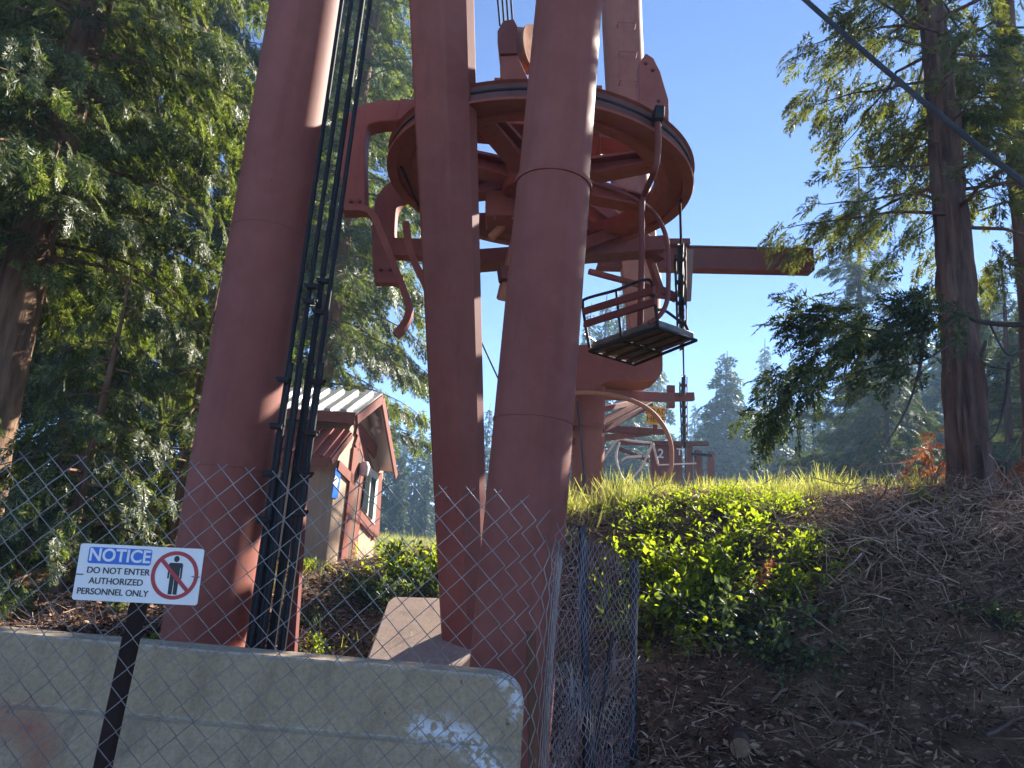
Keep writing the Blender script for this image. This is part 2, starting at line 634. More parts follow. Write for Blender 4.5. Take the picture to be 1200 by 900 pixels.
def instance(tmpls, pos, xdir, nrm, scale):
    """place templates -> V, F"""
    xdir = xdir / (np.linalg.norm(xdir, axis=1)[:, None] + 1e-9)
    y = np.cross(nrm, xdir); y /= np.linalg.norm(y, axis=1)[:, None] + 1e-9
    z = np.cross(xdir, y)
    Rm = np.stack([xdir, y, z], 2)
    which = rng.integers(0, len(tmpls), len(pos))
    out = []
    for k, T in enumerate(tmpls):
        s = which == k
        if not s.any(): continue
        V = np.einsum('nij,mj->nmi', Rm[s] * scale[s][:, None, None], T) + pos[s][:, None, :]
        out.append(V.reshape(-1, 3))
    V = np.concatenate(out)
    return V, np.arange(len(V)).reshape(-1, 4)


def trunk_rings(H, r0, seed, nseg=40, n=14, lean=(0, 0), ridge=.0, flare=.35, top=.08):
    g = np.random.default_rng(seed)
    zs = np.linspace(-.3, H, nseg)
    ph = g.uniform(0, 6, 4)
    th = np.linspace(0, 2 * math.pi, n, endpoint=False)
    rings = []
    for z in zs:
        t = max(z, 0) / H
        r = r0 * ((1 - t) ** .85 * (1 - top) + top) * (1 + flare * math.exp(-max(z, 0) / .35))
        cx = lean[0] * z + .03 * math.sin(z * .9 + ph[0]); cy_ = lean[1] * z + .03 * math.sin(z * .8 + ph[1])
        k = 1 + ridge * (vnoise(th * n / 6.283 * .55, z * 2.3 + 3) * 1.4 + .7 * vnoise(th * n / 6.283 * .3 + 40, z * .6))
        rings.append([(cx + r * kk * math.cos(a), cy_ + r * kk * math.sin(a), z) for a, kk in zip(th, np.broadcast_to(k, th.shape))])
    return rings


def conifer(name, label, H, r0, length, nb, z0, tm, leaf, bark, spm=9, ssc=.4, droop=.3, rise=.1, seed=1, hang=.5,
            group=None, cat='tree', lean=(0, 0), ridge=0, limb=.02, azr=None, nring=14, nseg=40, lat=0.0, tipup=.0, inner=.2, zmax=None):
    """tree at the origin: trunk (with its limbs) and crown"""
    g = np.random.default_rng(seed)
    root = empty(name, (0, 0, 0), label, cat, group)
    mb = MB()
    mb.loft(trunk_rings(H, r0, seed, nseg, nring, lean, ridge))
    lb = MB()
    pos, dr, nm, sc = [], [], [], []
    for i in range(nb):
        u = (i + g.random()) / nb
        h = z0 + (min(H * .985, zmax or 1e9) - z0) * u
        L = length(h / H) * g.uniform(.72, 1.15)
        if L < .08: continue
        a = g.uniform(0, 6.283) if azr is None else g.uniform(*azr)
        if azr is None: a = i * 2.399 + g.normal(0, .35)
        ca, sa = math.cos(a), math.sin(a)
        n = 9
        t = np.linspace(0, 1, n)
        ri, dp = rise + g.normal(0, .07), droop * g.uniform(.7, 1.3)
        zz = h + L * (ri * t - dp * t ** 2 + tipup * t ** 4)
        wob = np.cumsum(g.normal(0, .025, n)) * L
        bx = lean[0] * h + ca * L * t - sa * wob; by = lean[1] * h + sa * L * t + ca * wob
        pts = np.stack([bx, by, zz], 1)
        lb.tube(pts, np.linspace(limb * (.5 + L * .35), .004, n), 5)
        ns = max(3, int(L * spm))
        tt = inner + (1 - inner) * g.random(ns) ** .8
        tt[0] = 1.0
        px = np.stack([np.interp(tt, t, pts[:, k]) for k in range(3)], 1)
        tan = np.stack([np.interp(tt, t, np.gradient(pts[:, k])) for k in range(3)], 1)
        tan /= np.linalg.norm(tan, axis=1)[:, None]
        side = np.stack([-tan[:, 1], tan[:, 0], 0 * tan[:, 0]], 1) * np.where(g.random(ns) < .5, -1, 1)[:, None]
        f = g.uniform(.2, 1.1, ns)[:, None] * (tt < .97)[:, None]
        d = tan * .8 + side * f + np.array([0, 0, -1.0]) * hang * g.uniform(.3, 1.5, ns)[:, None]
        if lat:
            off = (g.random(ns) * lat * L * np.clip(1.15 - tt, .05, .6))[:, None]
            px = px + side * off - np.array([0, 0, 1.0]) * off * .35
        pos.append(px + g.normal(0, .05, px.shape)); dr.append(d)
        nn = np.array([0, 0, 1.0]) + g.normal(0, .45, (ns, 3)) + .3 * tan
        nm.append(nn); sc.append(ssc * g.uniform(.6, 1.25, ns) * (.6 + .4 * min(1, L)))
    mb.add(lb.v, lb.f)
    mb.build('trunk', bark, root, local=True, ang=80)
    V, F = instance(tm, np.concatenate(pos), np.concatenate(dr), np.concatenate(nm), np.concatenate(sc))
    cr = mesh_np('crown', V, F, leaf, root, local=True)
    return root


def place(o, x, y, rz=0, s=1, dz=-.05):
    o.location = (x, y, float(gz(x, y)) + dz)
    o.rotation_euler = (0, 0, rz)
    o.scale = (s, s, s)
    return o


def pxx(px, Y, py=600):
    return P(px, py, Y)[0]


# ------------------------------------------------------------------ left cedars
cedL = lambda t: 3.3 * (1 - t) ** .75 * min(1, .55 + 2.2 * t)
c1 = conifer('cedar_tree', 'large cedar with sunlit shredded bark at the left edge behind the notice sign', 15, .26, cedL, 120, 3.4,
             SPR_FINE, M['cedar'], M['bark_l'], 36, .33, .42, .12, 11, .6, lat=.6, inner=.1, cat='tree', group='cedars left of the tower legs', ridge=.12, nring=26, zmax=12)
place(c1, -5.35, 7.7, 0)
c2 = conifer('cedar_tree', 'dense cedar directly behind the left red leg', 17, .3, lambda t: 3.4 * (1 - t) ** .7 * min(1, .6 + 2 * t), 92, .3,
             SPR_FINE, M['cedar'], M['bark_l'], 30, .36, .4, .12, 23, .6, lat=.6, inner=.28, group='cedars left of the tower legs', zmax=14)
place(c2, -7.3, 12.6, 1)
c3 = conifer('cedar_tree', 'tall light green cedar seen between the steel cables and the middle leg', 19, .3, lambda t: 3.5 * (1 - t) ** .7 * min(1, .5 + 2 * t), 115, 2.5,
             SPR_MID, M['cedar'], M['bark_l'], 30, .42, .35, .1, 31, .5, lat=.6, inner=.1, group='cedars left of the tower legs')
place(c3, -4.1, 15.5, 2)
for (x, y, rz, s, lab) in ((-8.4, 10.5, 2.2, 1.05, 'cedar at the far left edge behind the bark covered trunk'),
                           (-7.6, 14.5, 4.0, 1.15, 'tall cedar filling the upper left corner behind the others'),
                           (-5.9, 19.0, 5.2, 1.1, 'tall cedar rising behind the shed roof')):
    c = copy_tree(c3 if y > 18 else c2); place(c, x, y, rz, s); c['label'] = lab
c = conifer('cedar_sapling', 'low drooping cedar sapling right behind the barrier under the sign', 3.4, .06, lambda t: 1.25 * (1 - t) ** .8, 46, .15,
            SPR_FINE, M['cedar'], M['bark_l'], 26, .28, .45, .15, 41, .7, group='cedar saplings behind the barrier')
place(c, -3.95, 7.1, 0)
for x, y, rz, s, lab in ((-4.9, 7.0, 2, .5, 'cedar sapling at the left edge above the barrier'), (-3.35, 7.9, 4, 1.0, 'sunlit cedar sapling touching the left red leg')):
    d = copy_tree(c); place(d, x, y, rz, s); d['label'] = lab

# ------------------------------------------------------------------ right trees
firL = lambda t: 2.5 * (1 - t) ** .8 * (0 if t < .2 else 1)
fx, fy = pxx(1142, 8.2, 590), 8.2
f1 = conifer('fir_tree', 'big fir with furrowed reddish trunk standing on top of the bank', 17, .205, lambda t: 2.2 * (1 - t) ** .6 * (.9 + .4 * math.sin(t * 40)), 150, 3.3,
             SPR_LOOSE, M['fir_y'], M['bark'], 22, .33, .3, .05, 52, .45, lat=.5, inner=.3, ridge=.34, nring=64, nseg=260, lean=(-.035, .0), tipup=.1)
place(f1, fx, fy, 0, 1, -.1)
f2 = conifer('fir_tree', 'dark fir trunk cut by the right edge of the picture', 16, .2, lambda t: 2.6 * (1 - t) ** .6, 70, 4.2,
             SPR_LOOSE, M['fir'], M['bark'], 18, .36, .3, .05, 57, .45, lean=(-.01, .0), nring=24, ridge=.1)
place(f2, pxx(1222, 9.6, 560), 9.6, .5, 1)
f3 = conifer('fir_tree', 'slim hazy fir with bare lower trunk standing left of the big fir', 15.5, .17, lambda t: 3.0 * (1 - t) ** .8 * (.8 + .3 * math.sin(t * 55)), 130, 1.5,
             SPR_MID, M['fir'], M['bark'], 20, .52, .25, .0, 61, .4, tipup=.15)
place(f3, pxx(1012, 25, 560), 25, 0, 1.0)
for x, y, rz, s, lab in ((15.5, 17.2, 1.1, 1.1, 'tall fir behind the big trunk at the right edge'),):
    c = copy_tree(f2 if y < 16 else f1); place(c, x, y, rz, s); c['label'] = lab

yf = conifer('young_fir', 'bushy young fir at the right edge beyond the big trunk', 7.5, .12, lambda t: 2.1 * (1 - t) ** .7, 90, .4,
             SPR_MID, M['fir'], M['bark'], 13, .5, .28, .05, 83, .4, group='young firs right of the bank')
place(yf, 12.6, 18.2, 0, 1.12)
for x, y, rz, s, lab in ((10.8, 9.6, 2, .72, 'unseen young fir added outside the right edge to shade the bank'), (11.2, 21.5, 4, 1.05, 'bushy young fir seen left of the big trunk'), (15.2, 20.5, 3, 1.15, 'bushy young fir seen right of the big trunk')):  # first fir stands out of view, added to shade the bank
    c = copy_tree(yf); place(c, x, y, rz, s); c['label'] = lab

# ------------------------------------------------------------------ far conifers
fa = conifer('far_conifer', '', 18, .25, lambda t: 3.4 * (1 - t) ** .9 * (.8 + .3 * math.sin(t * 60)), 155, .8, SPR_FAR, M['far'], M['bark'], 10, .95, .22, -.1, 71, .3, tipup=.12)
fb = conifer('far_conifer', '', 20, .25, lambda t: 2.5 * (1 - t) ** .85 * (.8 + .35 * math.sin(t * 50)), 155, 1.2, SPR_FAR, M['far'], M['bark'], 10, .9, .28, -.05, 73, .4, tipup=.1)
fc = conifer('far_conifer', '', 17, .22, lambda t: 4.2 * (1 - t) ** .8 * (.85 + .2 * math.sin(t * 45)), 165, .5, SPR_FAR, M['far'], M['bark'], 10, 1.0, .2, -.05, 77, .3)
used = set()


def far(px, topy, Y, proto, label, group, s_lat=1.0, vary=True):
    """far conifer whose tip shows near (px, topy)"""
    o = proto if id(proto) not in used else copy_tree(proto)
    used.add(id(proto))
    H = {id(fa): 18, id(fb): 20, id(fc): 17}[id(proto)]
    p = P(px, topy, Y)
    b = P(px, 600, Y)
    z = float(gz(p[0], Y, False))
    k = (p[2] - z) / H
    o.location = (p[0], Y, z - .2)
    o.scale = (k * s_lat, k * s_lat, k)
    o.rotation_euler = (0, 0, random.uniform(0, 6))
    o['label'] = label; o['group'] = group
    return o


GA = 'far conifers between the shed and the middle leg'
for i, (px, ty, Y, pr) in enumerate(((452, 455, 40, fb), (466, 478, 62, fa), (482, 488, 70, fb), (497, 476, 66, fb), (512, 490, 72, fa), (474, 520, 52, fa), (505, 525, 56, fb), (435, 430, 36, fa), (528, 486, 75, fb))):
    far(px, ty, Y, pr, 'hazy conifer of the far wood seen between the shed and the middle leg' if i not in (0, 7) else
        ('conifer just right of the shed gable, taller than the wood behind' if i == 0 else 'conifer rising directly behind the shed ridge'), GA)
GB = 'far conifers behind the red line tower'
for px, ty, Y, pr in ((575, 470, 70, fb), (592, 480, 66, fa), (693, 352, 50, fb), (712, 338, 46, fb), (733, 330, 55, fa), (672, 390, 60, fa), (752, 372, 52, fb), (776, 428, 66, fa), (768, 380, 60, fb), (740, 420, 44, fa), (705, 430, 58, fa)):
    far(px, ty, Y, pr, 'hazy conifer of the far wood seen behind the red line tower', GB)
GC = 'far conifers right of the line tower'
far(852, 408, 48, fc, 'broad pointed hazy conifer standing alone right of the sheave arm', GC, 1.1)
for px, ty, Y, pr in ((838, 470, 46, fc), (876, 480, 44, fa), (908, 474, 48, fc), (942, 488, 46, fa), (972, 480, 44, fc), (818, 508, 50, fa), (960, 430, 64, fb), (1008, 430, 58, fc)):
    far(px, ty, Y, pr, 'hazy grey green conifer of the dense wood behind the sunlit crest', GC, 1.15)
far(897, 394, 66, fb, 'tall blue hazy conifer second from the sheave arm', GC)
far(918, 452, 74, fa, 'low hazy conifer in the gap left of the slim fir', GC)
for px, ty, Y, pr in ((868, 448, 58, fb), (922, 428, 60, fa), (882, 470, 52, fa), (948, 458, 66, fb), (985, 448, 60, fb), (800, 495, 70, fa), (835, 500, 50, fb), (1000, 470, 52, fa), (935, 470, 70, fb), (955, 480, 62, fa), (972, 470, 74, fb), (815, 470, 80, fa), (832, 478, 84, fb)):
    far(px, ty, Y, pr, 'faint blue conifer of the far wood low behind the sunlit grass', GC)
GD = 'far conifers behind the big fir'
for px, ty, Y, pr in ((1040, 372, 46, fc), (1075, 330, 42, fa), (1105, 380, 36, fc), (1160, 300, 40, fa), (1190, 360, 34, fc), (1225, 300, 44, fa), (1060, 440, 30, fa)):
    far(px, ty, Y, pr, 'hazy conifer of the wood behind the big fir trunk', GD)

# ------------------------------------------------------------------ lift terminal
FACE = np.array([0.0, 1.0, 0.0])
lt = empty('lift_terminal', P(603, 860, 4.6), 'red steel chairlift return terminal with tall pipe legs and overhead bullwheel', 'ski lift terminal')


def cyl_leg(pb, pt, r0, r1, seam=None, extra=1.0):
    mb = MB()
    pb, pt = np.asarray(pb), np.asarray(pt)
    d = pt - pb
    top = pb + d * 1.06
    if seam:
        s = seam
        mb.tube([pb, pb + d * s], [r0, r0 + (r1 - r0) * s], 64)
        mb.tube([pb + d * s, pb + d * (s + .006)], [r0 * 1.0 + .012, r0 + .012], 64)
        mb.tube([pb + d * (s + .006), top], [r0 - .008, r1 - .008], 64)
    else: mb.tube([pb, top], [r0, r1], 64)
    return mb


LB = P(222, 850, 5.4); LT = P(360, 0, 5.5)
cyl_leg(LB, LT, .278, .292).build('leg', M['red'], lt)
RB = P(588, 930, 4.45); RT = P(667, 0, 4.6)
cyl_leg(RB, RT, .246, .246, .71).build('leg', M['red'], lt)
# middle leg: folded plate box
mb = MB()
rings = []
sec = [(-1, .15), (-.93, -.05), (.12, -.75), (.78, -.42), (1.0, -.1), (1, .25), (.5, .8), (-.6, .85)]
for (px, py, Y, hw) in ((549, 800, 5.85, 29), (543, 700, 5.8, 29), (517, 0, 5.35, 38.5), (514, -60, 5.3, 40)):
    c = P(px, py, Y); h = PX(c, hw)
    rings.append([c + np.array([x * h, y * h, 0]) for x, y in sec])
mb.loft(rings).build('leg', M['red'], lt, ang=20)
# small steel foot on the leg base
fb_ = P(303, 766, 5.25)
MB().box(fb_ + np.array([0, 0, -.1]), (.34, .3, .22)).build('anchor_plate', M['red'], lt, .01)

# bullwheel
C = P(632, 192, 7.13)
C = P(632, 210, 6.66)
WR = 1.475
bw = bpy.data.objects.new('bullwheel', None)
rim = MB()
rim.lathe([(WR * .755, .03), (WR * .755, -.07), (WR * .79, -.10), (WR * .845, -.10), (WR * .85, -.075), (WR * .93, -.075),
           (WR * .935, -.105), (WR * 1.0, -.105), (WR * 1.005, -.085), (WR * .955, -.04), (WR * .955, .04), (WR * 1.005, .07), (WR * .985, .085),
           (WR * .93, .08), (WR * .84, .06)], C, 128, closed=True)
bullwheel = rim.build('bullwheel', M['red_orange'], lt, ang=30)
MB().lathe([(WR * .958, -.045), (WR * .985, -.07), (WR * .985, .06), (WR * .958, .045)], C, 128, closed=True).build('groove_liner', M['rubber'], bullwheel)
NSP = 8
for k in range(NSP):
    a = 2 * math.pi * k / NSP + .30
    d = np.array([math.cos(a), math.sin(a), 0]); s_ = np.array([-d[1], d[0], 0])
    m_ = MB()
    for z, h in ((-.09, .03), (.09, .03)):
        m_.beam(C + d * .24 + np.array([0, 0, z]), C + d * WR * .80 + np.array([0, 0, z * .6]), .20, h)
    m_.beam(C + d * .24, C + d * WR * .81, .03, .16)
    m_.build('spoke', M['red_orange'], bullwheel, .004)
hub = MB().lathe([(.0, -.42), (.17, -.42), (.19, -.40), (.19, -.2), (.34, -.18), (.36, -.14), (.36, .16), (.2, .18), (.2, .4), (0, .4)], C, 48).build('hub', M['red_orange'], bullwheel)
for k in range(10):
    a = 2 * math.pi * k / 10
    MB().lathe([(0, -.215), (.018, -.215), (.018, -.175)], C + np.array([.28 * math.cos(a), .28 * math.sin(a), 0]), 6).build('bolt', M['red_dark'], bullwheel)

# carriage above the wheel and the guide brackets that reach round it
zc = P(480, 136, 6.9)[2]
car = MB()
car.beam((P(470, 136, 6.95)[0], 6.95, zc), (P(772, 128, 6.95)[0], 6.95, zc), .34, .24)
for sx in (-.42, .42):
    car.beam((C[0] + sx, 6.3, zc - .02), (C[0] + sx + .5, 9.9, zc - .02), .2, .3)
car.box((C[0] + .05, 6.9, zc - .18), (1.0, .9, .16))
car.build('carriage', M['red'], lt, .01)


def bracket(pix, Y, wpx, dp, mat='red'):
    pts = smooth_path([P(a, b, Y) for a, b in pix], 30)
    MB().rect_tube(pts, PX(pts[0], wpx), dp, FACE).build('guide_bracket', M[mat], lt, .012)


bracket(((520, 134), (480, 136), (446, 137), (423, 146), (416, 170), (416, 210), (416, 250)), 6.95, 27, .22, 'red_orange')
bracket(((530, 222), (495, 222), (470, 225), (455, 240), (451, 265), (451, 295), (453, 328)), 7.6, 26, .2, 'red_orange')
# right hand bracket plate
pl = [P(a, b, 6.95) for a, b in ((748, 128), (750, 72), (757, 62), (766, 68), (774, 84), (784, 118), (784, 148), (770, 150))]
MB().prism(pl, (0, .16, 0)).build('guide_bracket', M['red'], lt, .01)
# flat curved guide bars
for pix, Y, wd in ((((405, 246), (428, 247), (440, 258), (452, 288), (466, 322), (475, 345), (480, 362), (476, 378), (464, 394)), 6.75, 8),
                   (((476, 262), (479, 285), (487, 310), (497, 330), (506, 352)), 7.2, 8),
                   (((440, 328), (458, 328), (472, 330)), 7.5, 12)):
    pts = smooth_path([P(a, b, Y) for a, b in pix], 30)
    MB().rect_tube(pts, PX(pts[0], wd), .12, FACE).build('guide_rail', M['red_orange'], lt, .004)
# link from rear bracket to frame
MB().beam(P(462, 292, 7.55), P(500, 293, 7.55), .16, PX(P(462, 292, 7.55), 22)).build('bracket_arm', M['red_orange'], lt, .008)

# bolts and welded plates on the brackets
def bolt(p, r_=.02, parent=None, axis=(0, -1, 0)):
    MB().lathe([(0, .022), (r_ * .85, .02), (r_, .012), (r_, -.01)], p, 6, axis).build('bolt', M['red_dark'], parent or lt)


for a, b, Y in ((757, 74, 6.94), (765, 82, 6.94), (772, 118, 6.94), (778, 138, 6.94), (411, 236, 6.83), (421, 236, 6.83), (446, 316, 7.49), (457, 316, 7.49), (470, 133, 6.83), (470, 141, 6.83)):
    bolt(P(a, b, Y))
for a, b, Y in ((579, 205, 6.71), (601, 205, 6.71), (579, 255, 6.71), (601, 255, 6.71)): bolt(P(a, b + 2, Y))
st = P(738, 170, 9.72)
for k_ in range(9):
    c_s = P(734 + k_ * 1.2, 30 + k_ * 34, 9.70)
    MB().tube([c_s + np.array([-.13, .06, 0]), c_s + np.array([-.13, -.07, 0]), c_s + np.array([.13, -.07, 0]), c_s + np.array([.13, .06, 0])], .011, 6).build('step', M['red_orange'], lt)
# weld ring and base flange on the legs
for (pb_, pt_, r_, ts_) in ((LB, LT, .285, (.30, .62)), (RB, RT, .247, (.40,))):
    for t_ in ts_:
        q0 = pb_ + (pt_ - pb_) * t_; q1 = pb_ + (pt_ - pb_) * (t_ + .0022)
        MB().tube([q0, q1], r_ + .0045, 64).build('weld_seam', M['red'], lt)

# lower frame below the wheel
YM = 10.0
lf = MB()
lf.beam(P(560, 306, 7.6), P(775, 289, 8.0), .3, .17)
lf.beam(P(640, 318, 7.3), P(585, 322, 7.2), .16, .14)
lf.beam(P(676, 228, 7.5), P(776, 300, 8.1), .17, .15)
lf.beam(P(676, 288, 7.4), P(752, 262, 7.9), .14, .12)
lf.beam(P(560, 262, 7.4), P(640, 258, 7.5), .2, .16)
lf.build('lower_beam', M['red_dark'], lt, .008)
MB().beam(P(590, 232, 6.9), P(590, 262, 6.9), .36, .36, (0, 1, 0)).build('gearbox', M['red_orange'], lt, .02)
br = MB()
br.beam(P(574, 280, 7.0), P(592, 262, 7.0), .1, .06)
br.beam(P(592, 262, 7.0), P(612, 262, 7.0), .1, .06)
br.beam(P(590, 352, 7.4), P(612, 262, 7.0), .14, .1)
br.beam(P(596, 318, 7.3), P(620, 318, 7.3), .22, .12)
br.build('strut', M['paler'], lt, .006)
br = MB()
br.beam(P(690, 318, 8.2), P(765, 338, 8.4), .06, .06)
br.beam(P(760, 298, 8.2), P(775, 345, 8.3), .08, .07)
br.build('strut', M['red'], lt, .004)

# mast, box beam, column
ma = MB()
ma.tube([P(727, -50, YM + .1), P(729, 30, YM + .1), P(738, 210, YM), P(753, 330, YM - .05), P(754, 418, YM - .1)],
        [PX(P(728, 0, YM), 23.5), PX(P(728, 30, YM), 23.5), PX(P(738, 200, YM), 22.5), PX(P(750, 300, YM), 21.5), PX(P(756, 400, YM), 18)], 40)
ma.build('mast', M['red_orange'], lt)
MB().prism([P(a, b, YM - .42) for a, b in ((728, 302), (768, 268), (773, 404), (741, 404))], (0, .2, 0)).build('mast_foot', M['paler'], lt, .012)
bx = [P(a, b, YM - .35) for a, b in ((660, 404), (777, 402), (777, 434), (772, 443), (762, 447), (712, 447), (704, 450), (700, 458), (672, 458), (668, 450), (660, 446))]
MB().prism(bx, (0, .62, 0)).build('box_beam', M['red_orange'], lt, .02)
cb = P(687, 640, YM); ct = P(691, 440, YM)
MB().tube([cb, ct], PX(ct, 18.5), 40).build('column', M['red_orange'], lt)
MB().tube(smooth_path([P(a, b, YM - .24) for a, b in ((676, 470), (679, 500), (683, 540), (686, 590))], 12), .014, 6).build('conduit', M['ink'], lt)
for y_ in (463, 500):
    c = P(688, y_, YM)
    MB().lathe([(PX(c, 19), -.03), (PX(c, 21.5), -.03), (PX(c, 21.5), .03), (PX(c, 19), .03)], c, 40, closed=True).build('collar', M['red'], lt)

# long cantilever beam to the right
b0, b1 = P(700, 300, YM - .35), P(952, 305.5, YM - .35)
hh = PX(b1, 27)
cb_ = MB()
cb_.beam(b0, b1, .02, hh)
dn = np.array([0, 0, 1.0])
for s in (-1, 1):
    cb_.beam(b0 + dn * s * hh / 2 + FACE * .05, b1 + dn * s * hh / 2 + FACE * .05, .2, .02)
cb_.beam(b1 - (b1 - b0) * .004, b1, .12, hh * .98)
cb_.build('cross_beam', M['red_dark'], lt)
# short top arm and hanger plate
c_ = MB()
c_.beam(P(765, 284, YM - .6), P(808, 284, YM - .6), .1, .08)
c_.build('arm', M['red_dark'], lt, .005)
pl = [P(a, b, YM - .55) for a, b in ((803, 292), (813, 292), (810, 352), (797, 352), (798, 320))]
MB().prism(pl, (0, .05, 0)).build('hanger_plate', M['plate'], lt)

# haul rope: far end runs down the line
RA = P(797, 236, 6.5); RBf = P(804, 566, 19.0)
RA2 = P(470, 196, 6.5); RB2f = P(640, 566, 19.0)
# return strand (left side) mostly hidden behind the legs
rope = MB()
arc = [C + np.array([WR * .985 * math.cos(a), WR * .985 * math.sin(a), 0]) for a in np.linspace(R(5), R(-185), 60)]
rope.tube(np.vstack([[RBf], [RA], arc, [RA2], [RB2f]]), .013, 8)
tag(rope.build('haul_rope', M['rope'], None), 'steel haul rope wrapped round the bullwheel and running down the line', 'rope')


def sheave_train(Ya, Yb, n, label, arm_px, r=.17):
    d = (RBf - RA) / (RBf - RA)[1]
    ctr = RA + d * ((Ya + Yb) / 2 - RA[1])
    rt = empty('sheave_assembly', ctr, label, 'sheave assembly', 'sheave trains on the lift line')
    dirn = d / np.linalg.norm(d)
    side = np.cross(dirn, [0, 0, 1.0]); side /= np.linalg.norm(side)
    upv = np.cross(side, dirn)
    MB().beam(RA + d * (Ya - RA[1]) - upv * (r + .02) + side * -.055, RA + d * (Yb - RA[1]) - upv * (r + .02) + side * -.055, .02, .12).build('side_plate', M['black_steel'], rt)
    MB().beam(RA + d * (Ya - RA[1]) - upv * (r - .1) + side * .05, RA + d * (Yb - RA[1]) - upv * (r - .1) + side * .05, .015, .06).build('side_plate', M['red_dark'], rt)
    for y in np.linspace(Ya, Yb, n):
        p = RA + d * (y - RA[1]) - upv * (r + .012)
        s_ = MB().lathe([(.03, -.03), (r * .8, -.025), (r + .02, -.03), (r, -.01), (r, .01), (r + .02, .03), (r * .8, .025), (.03, .03)], p, 28, side, closed=True).build('sheave', M['black_steel'], rt)
        MB().lathe([(0, -.06), (.025, -.055), (.025, .055), (0, .06)], p, 12, side).build('axle', M['rust_brown'], s_)
        q = p + upv * (2 * r + .04)
    return rt, ctr


s1, c1_ = sheave_train(7.3, 9.4, 5, 'dark sheave train on the rope in front of the long red beam', None, .15)
MB().beam(c1_ + np.array([-.3, 0, -.0]), c1_ + np.array([-.06, 0, -.1]), .09, .09).build('bracket', M['red_dark'], s1)
s2, c2_ = sheave_train(11.2, 14.4, 7, 'dark sheave train at the end of the red arm beside the yellow sign', None, .15)
br = MB()
br.beam(P(776, 466, 11.6), P(813, 465, 11.6), .12, .13)
br.beam(P(786, 452, 11.6), P(786, 478, 11.6), .12, .1, (0, 1, 0))
br.build('bracket', M['red'], s2, .005)

# side arm fan from the column to the sheave train
ar = empty('tower_arm', P(705, 480, YM), 'red fan of steel arms bracing the sheave train off the column', 'steel arm')
for (a, b, c, d, wd, mt) in ((700, 462, 788, 466, 12, 'red'), (704, 480, 748, 470, 6, 'red'), (700, 497, 757, 468, 6, 'red'), (704, 504, 762, 474, 7, 'red_dark'),
                             (664, 500, 777, 506, 8, 'red_dark'), (668, 518, 760, 507, 8, 'red')):
    p0, p1 = P(a, b, YM - .1), P(c, d, YM + .9)
    MB().beam(p0, p1, .09, PX(p0, wd)).build('arm', M[mt], ar, .004)
pts = smooth_path([P(a, b, YM - .6) for a, b in ((662, 461), (690, 460), (716, 463), (742, 470), (763, 482), (778, 500), (786, 520), (787, 540), (785, 552), (776, 560), (756, 564))], 44)
tag(MB().tube(pts, PX(pts[0], 2.6), 10).build('guard_loop', M['paler'], None), 'sunlit curved red guard pipe sweeping round the yellow sign', 'guard rail')  # lighter pipe colour stands in for sunlight on it

# yellow load sign on the arm
sc_ = P(768.5, 487, YM - .45)
k = PX(sc_, 1)
ys = tag(MB().box(sc_, (22 * k, .012, 21 * k)).build('yellow_sign', M['yellow'], None, .004), 'small yellow sign reading LOAD HERE on the red arm', 'sign')
ORG[ys.name] = np.zeros(3)
MB().beam(sc_ + np.array([0, .01, -11 * k]), sc_ + np.array([0, .01, -19 * k]), .05, .05, (0, 1, 0)).build('bracket', M['red_dark'], ys)


def text(body, size, p, parent, mat, rot=(R(90), 0, 0), off=0.0, ex=.0006, align='CENTER', sx=1.0):
    cu = bpy.data.curves.new('lettering', 'FONT')
    cu.body = body; cu.size = size; cu.extrude = ex; cu.offset = off
    cu.align_x = align; cu.align_y = 'CENTER'
    cu.materials.append(mat)
    tmp = bpy.data.objects.new('lettering', cu)
    me = bpy.data.meshes.new_from_object(tmp)
    bpy.data.objects.remove(tmp)
    o = bpy.data.objects.new('lettering', me)
    COL.objects.link(o)
    o.parent = parent
    o.location = np.asarray(p) - ORG.get(parent.name, np.zeros(3))
    o.rotation_euler = rot
    o.scale = (sx, 1, 1)
    return o


text('LOAD', 9.5 * k, sc_ + np.array([0, -.009, 4.6 * k]), ys, M['ink'])
text('HERE', 9.5 * k, sc_ + np.array([0, -.009, -4.6 * k]), ys, M['ink'])

# tension ropes and socket block above the near rim
ts = empty('tension_block', P(602, 80, 5.3), 'orange socket block with pale sheave above the near rim of the wheel', 'rope block')
MB().prism([P(a, b, 5.25) for a, b in ((586, 64), (606, 63), (619, 92), (609, 97), (594, 96), (587, 92))], (0, .22, 0)).build('block', M['red_orange'], ts, .008)
MB().prism([P(a, b, 5.22) for a, b in ((583, 36), (590, 24), (602, 22), (606, 30), (606, 62), (586, 63))], (0, .16, 0)).build('rope_socket', M['red_dark'], ts, .005)
MB().lathe([(0, -.04), (.15, -.04), (.19, -.05), (.17, 0), (.19, .05), (.15, .04), (0, .04)], P(620, 58, 5.42), 40, (.85, -.5, 0)).build('sheave', M['sheave_white'], ts)
GT = 'tension ropes above the bullwheel'
for i, (xa, xb) in enumerate(((580, 586), (586, 591), (591, 596), (596, 601))):
    tag(MB().tube([P(xa, -40, 5.15), P(xb, 30, 5.25)], .0085, 8).build('tension_rope', M['rope'], None),
        'thin dark tension rope dropping into the orange socket block', 'rope', GT)

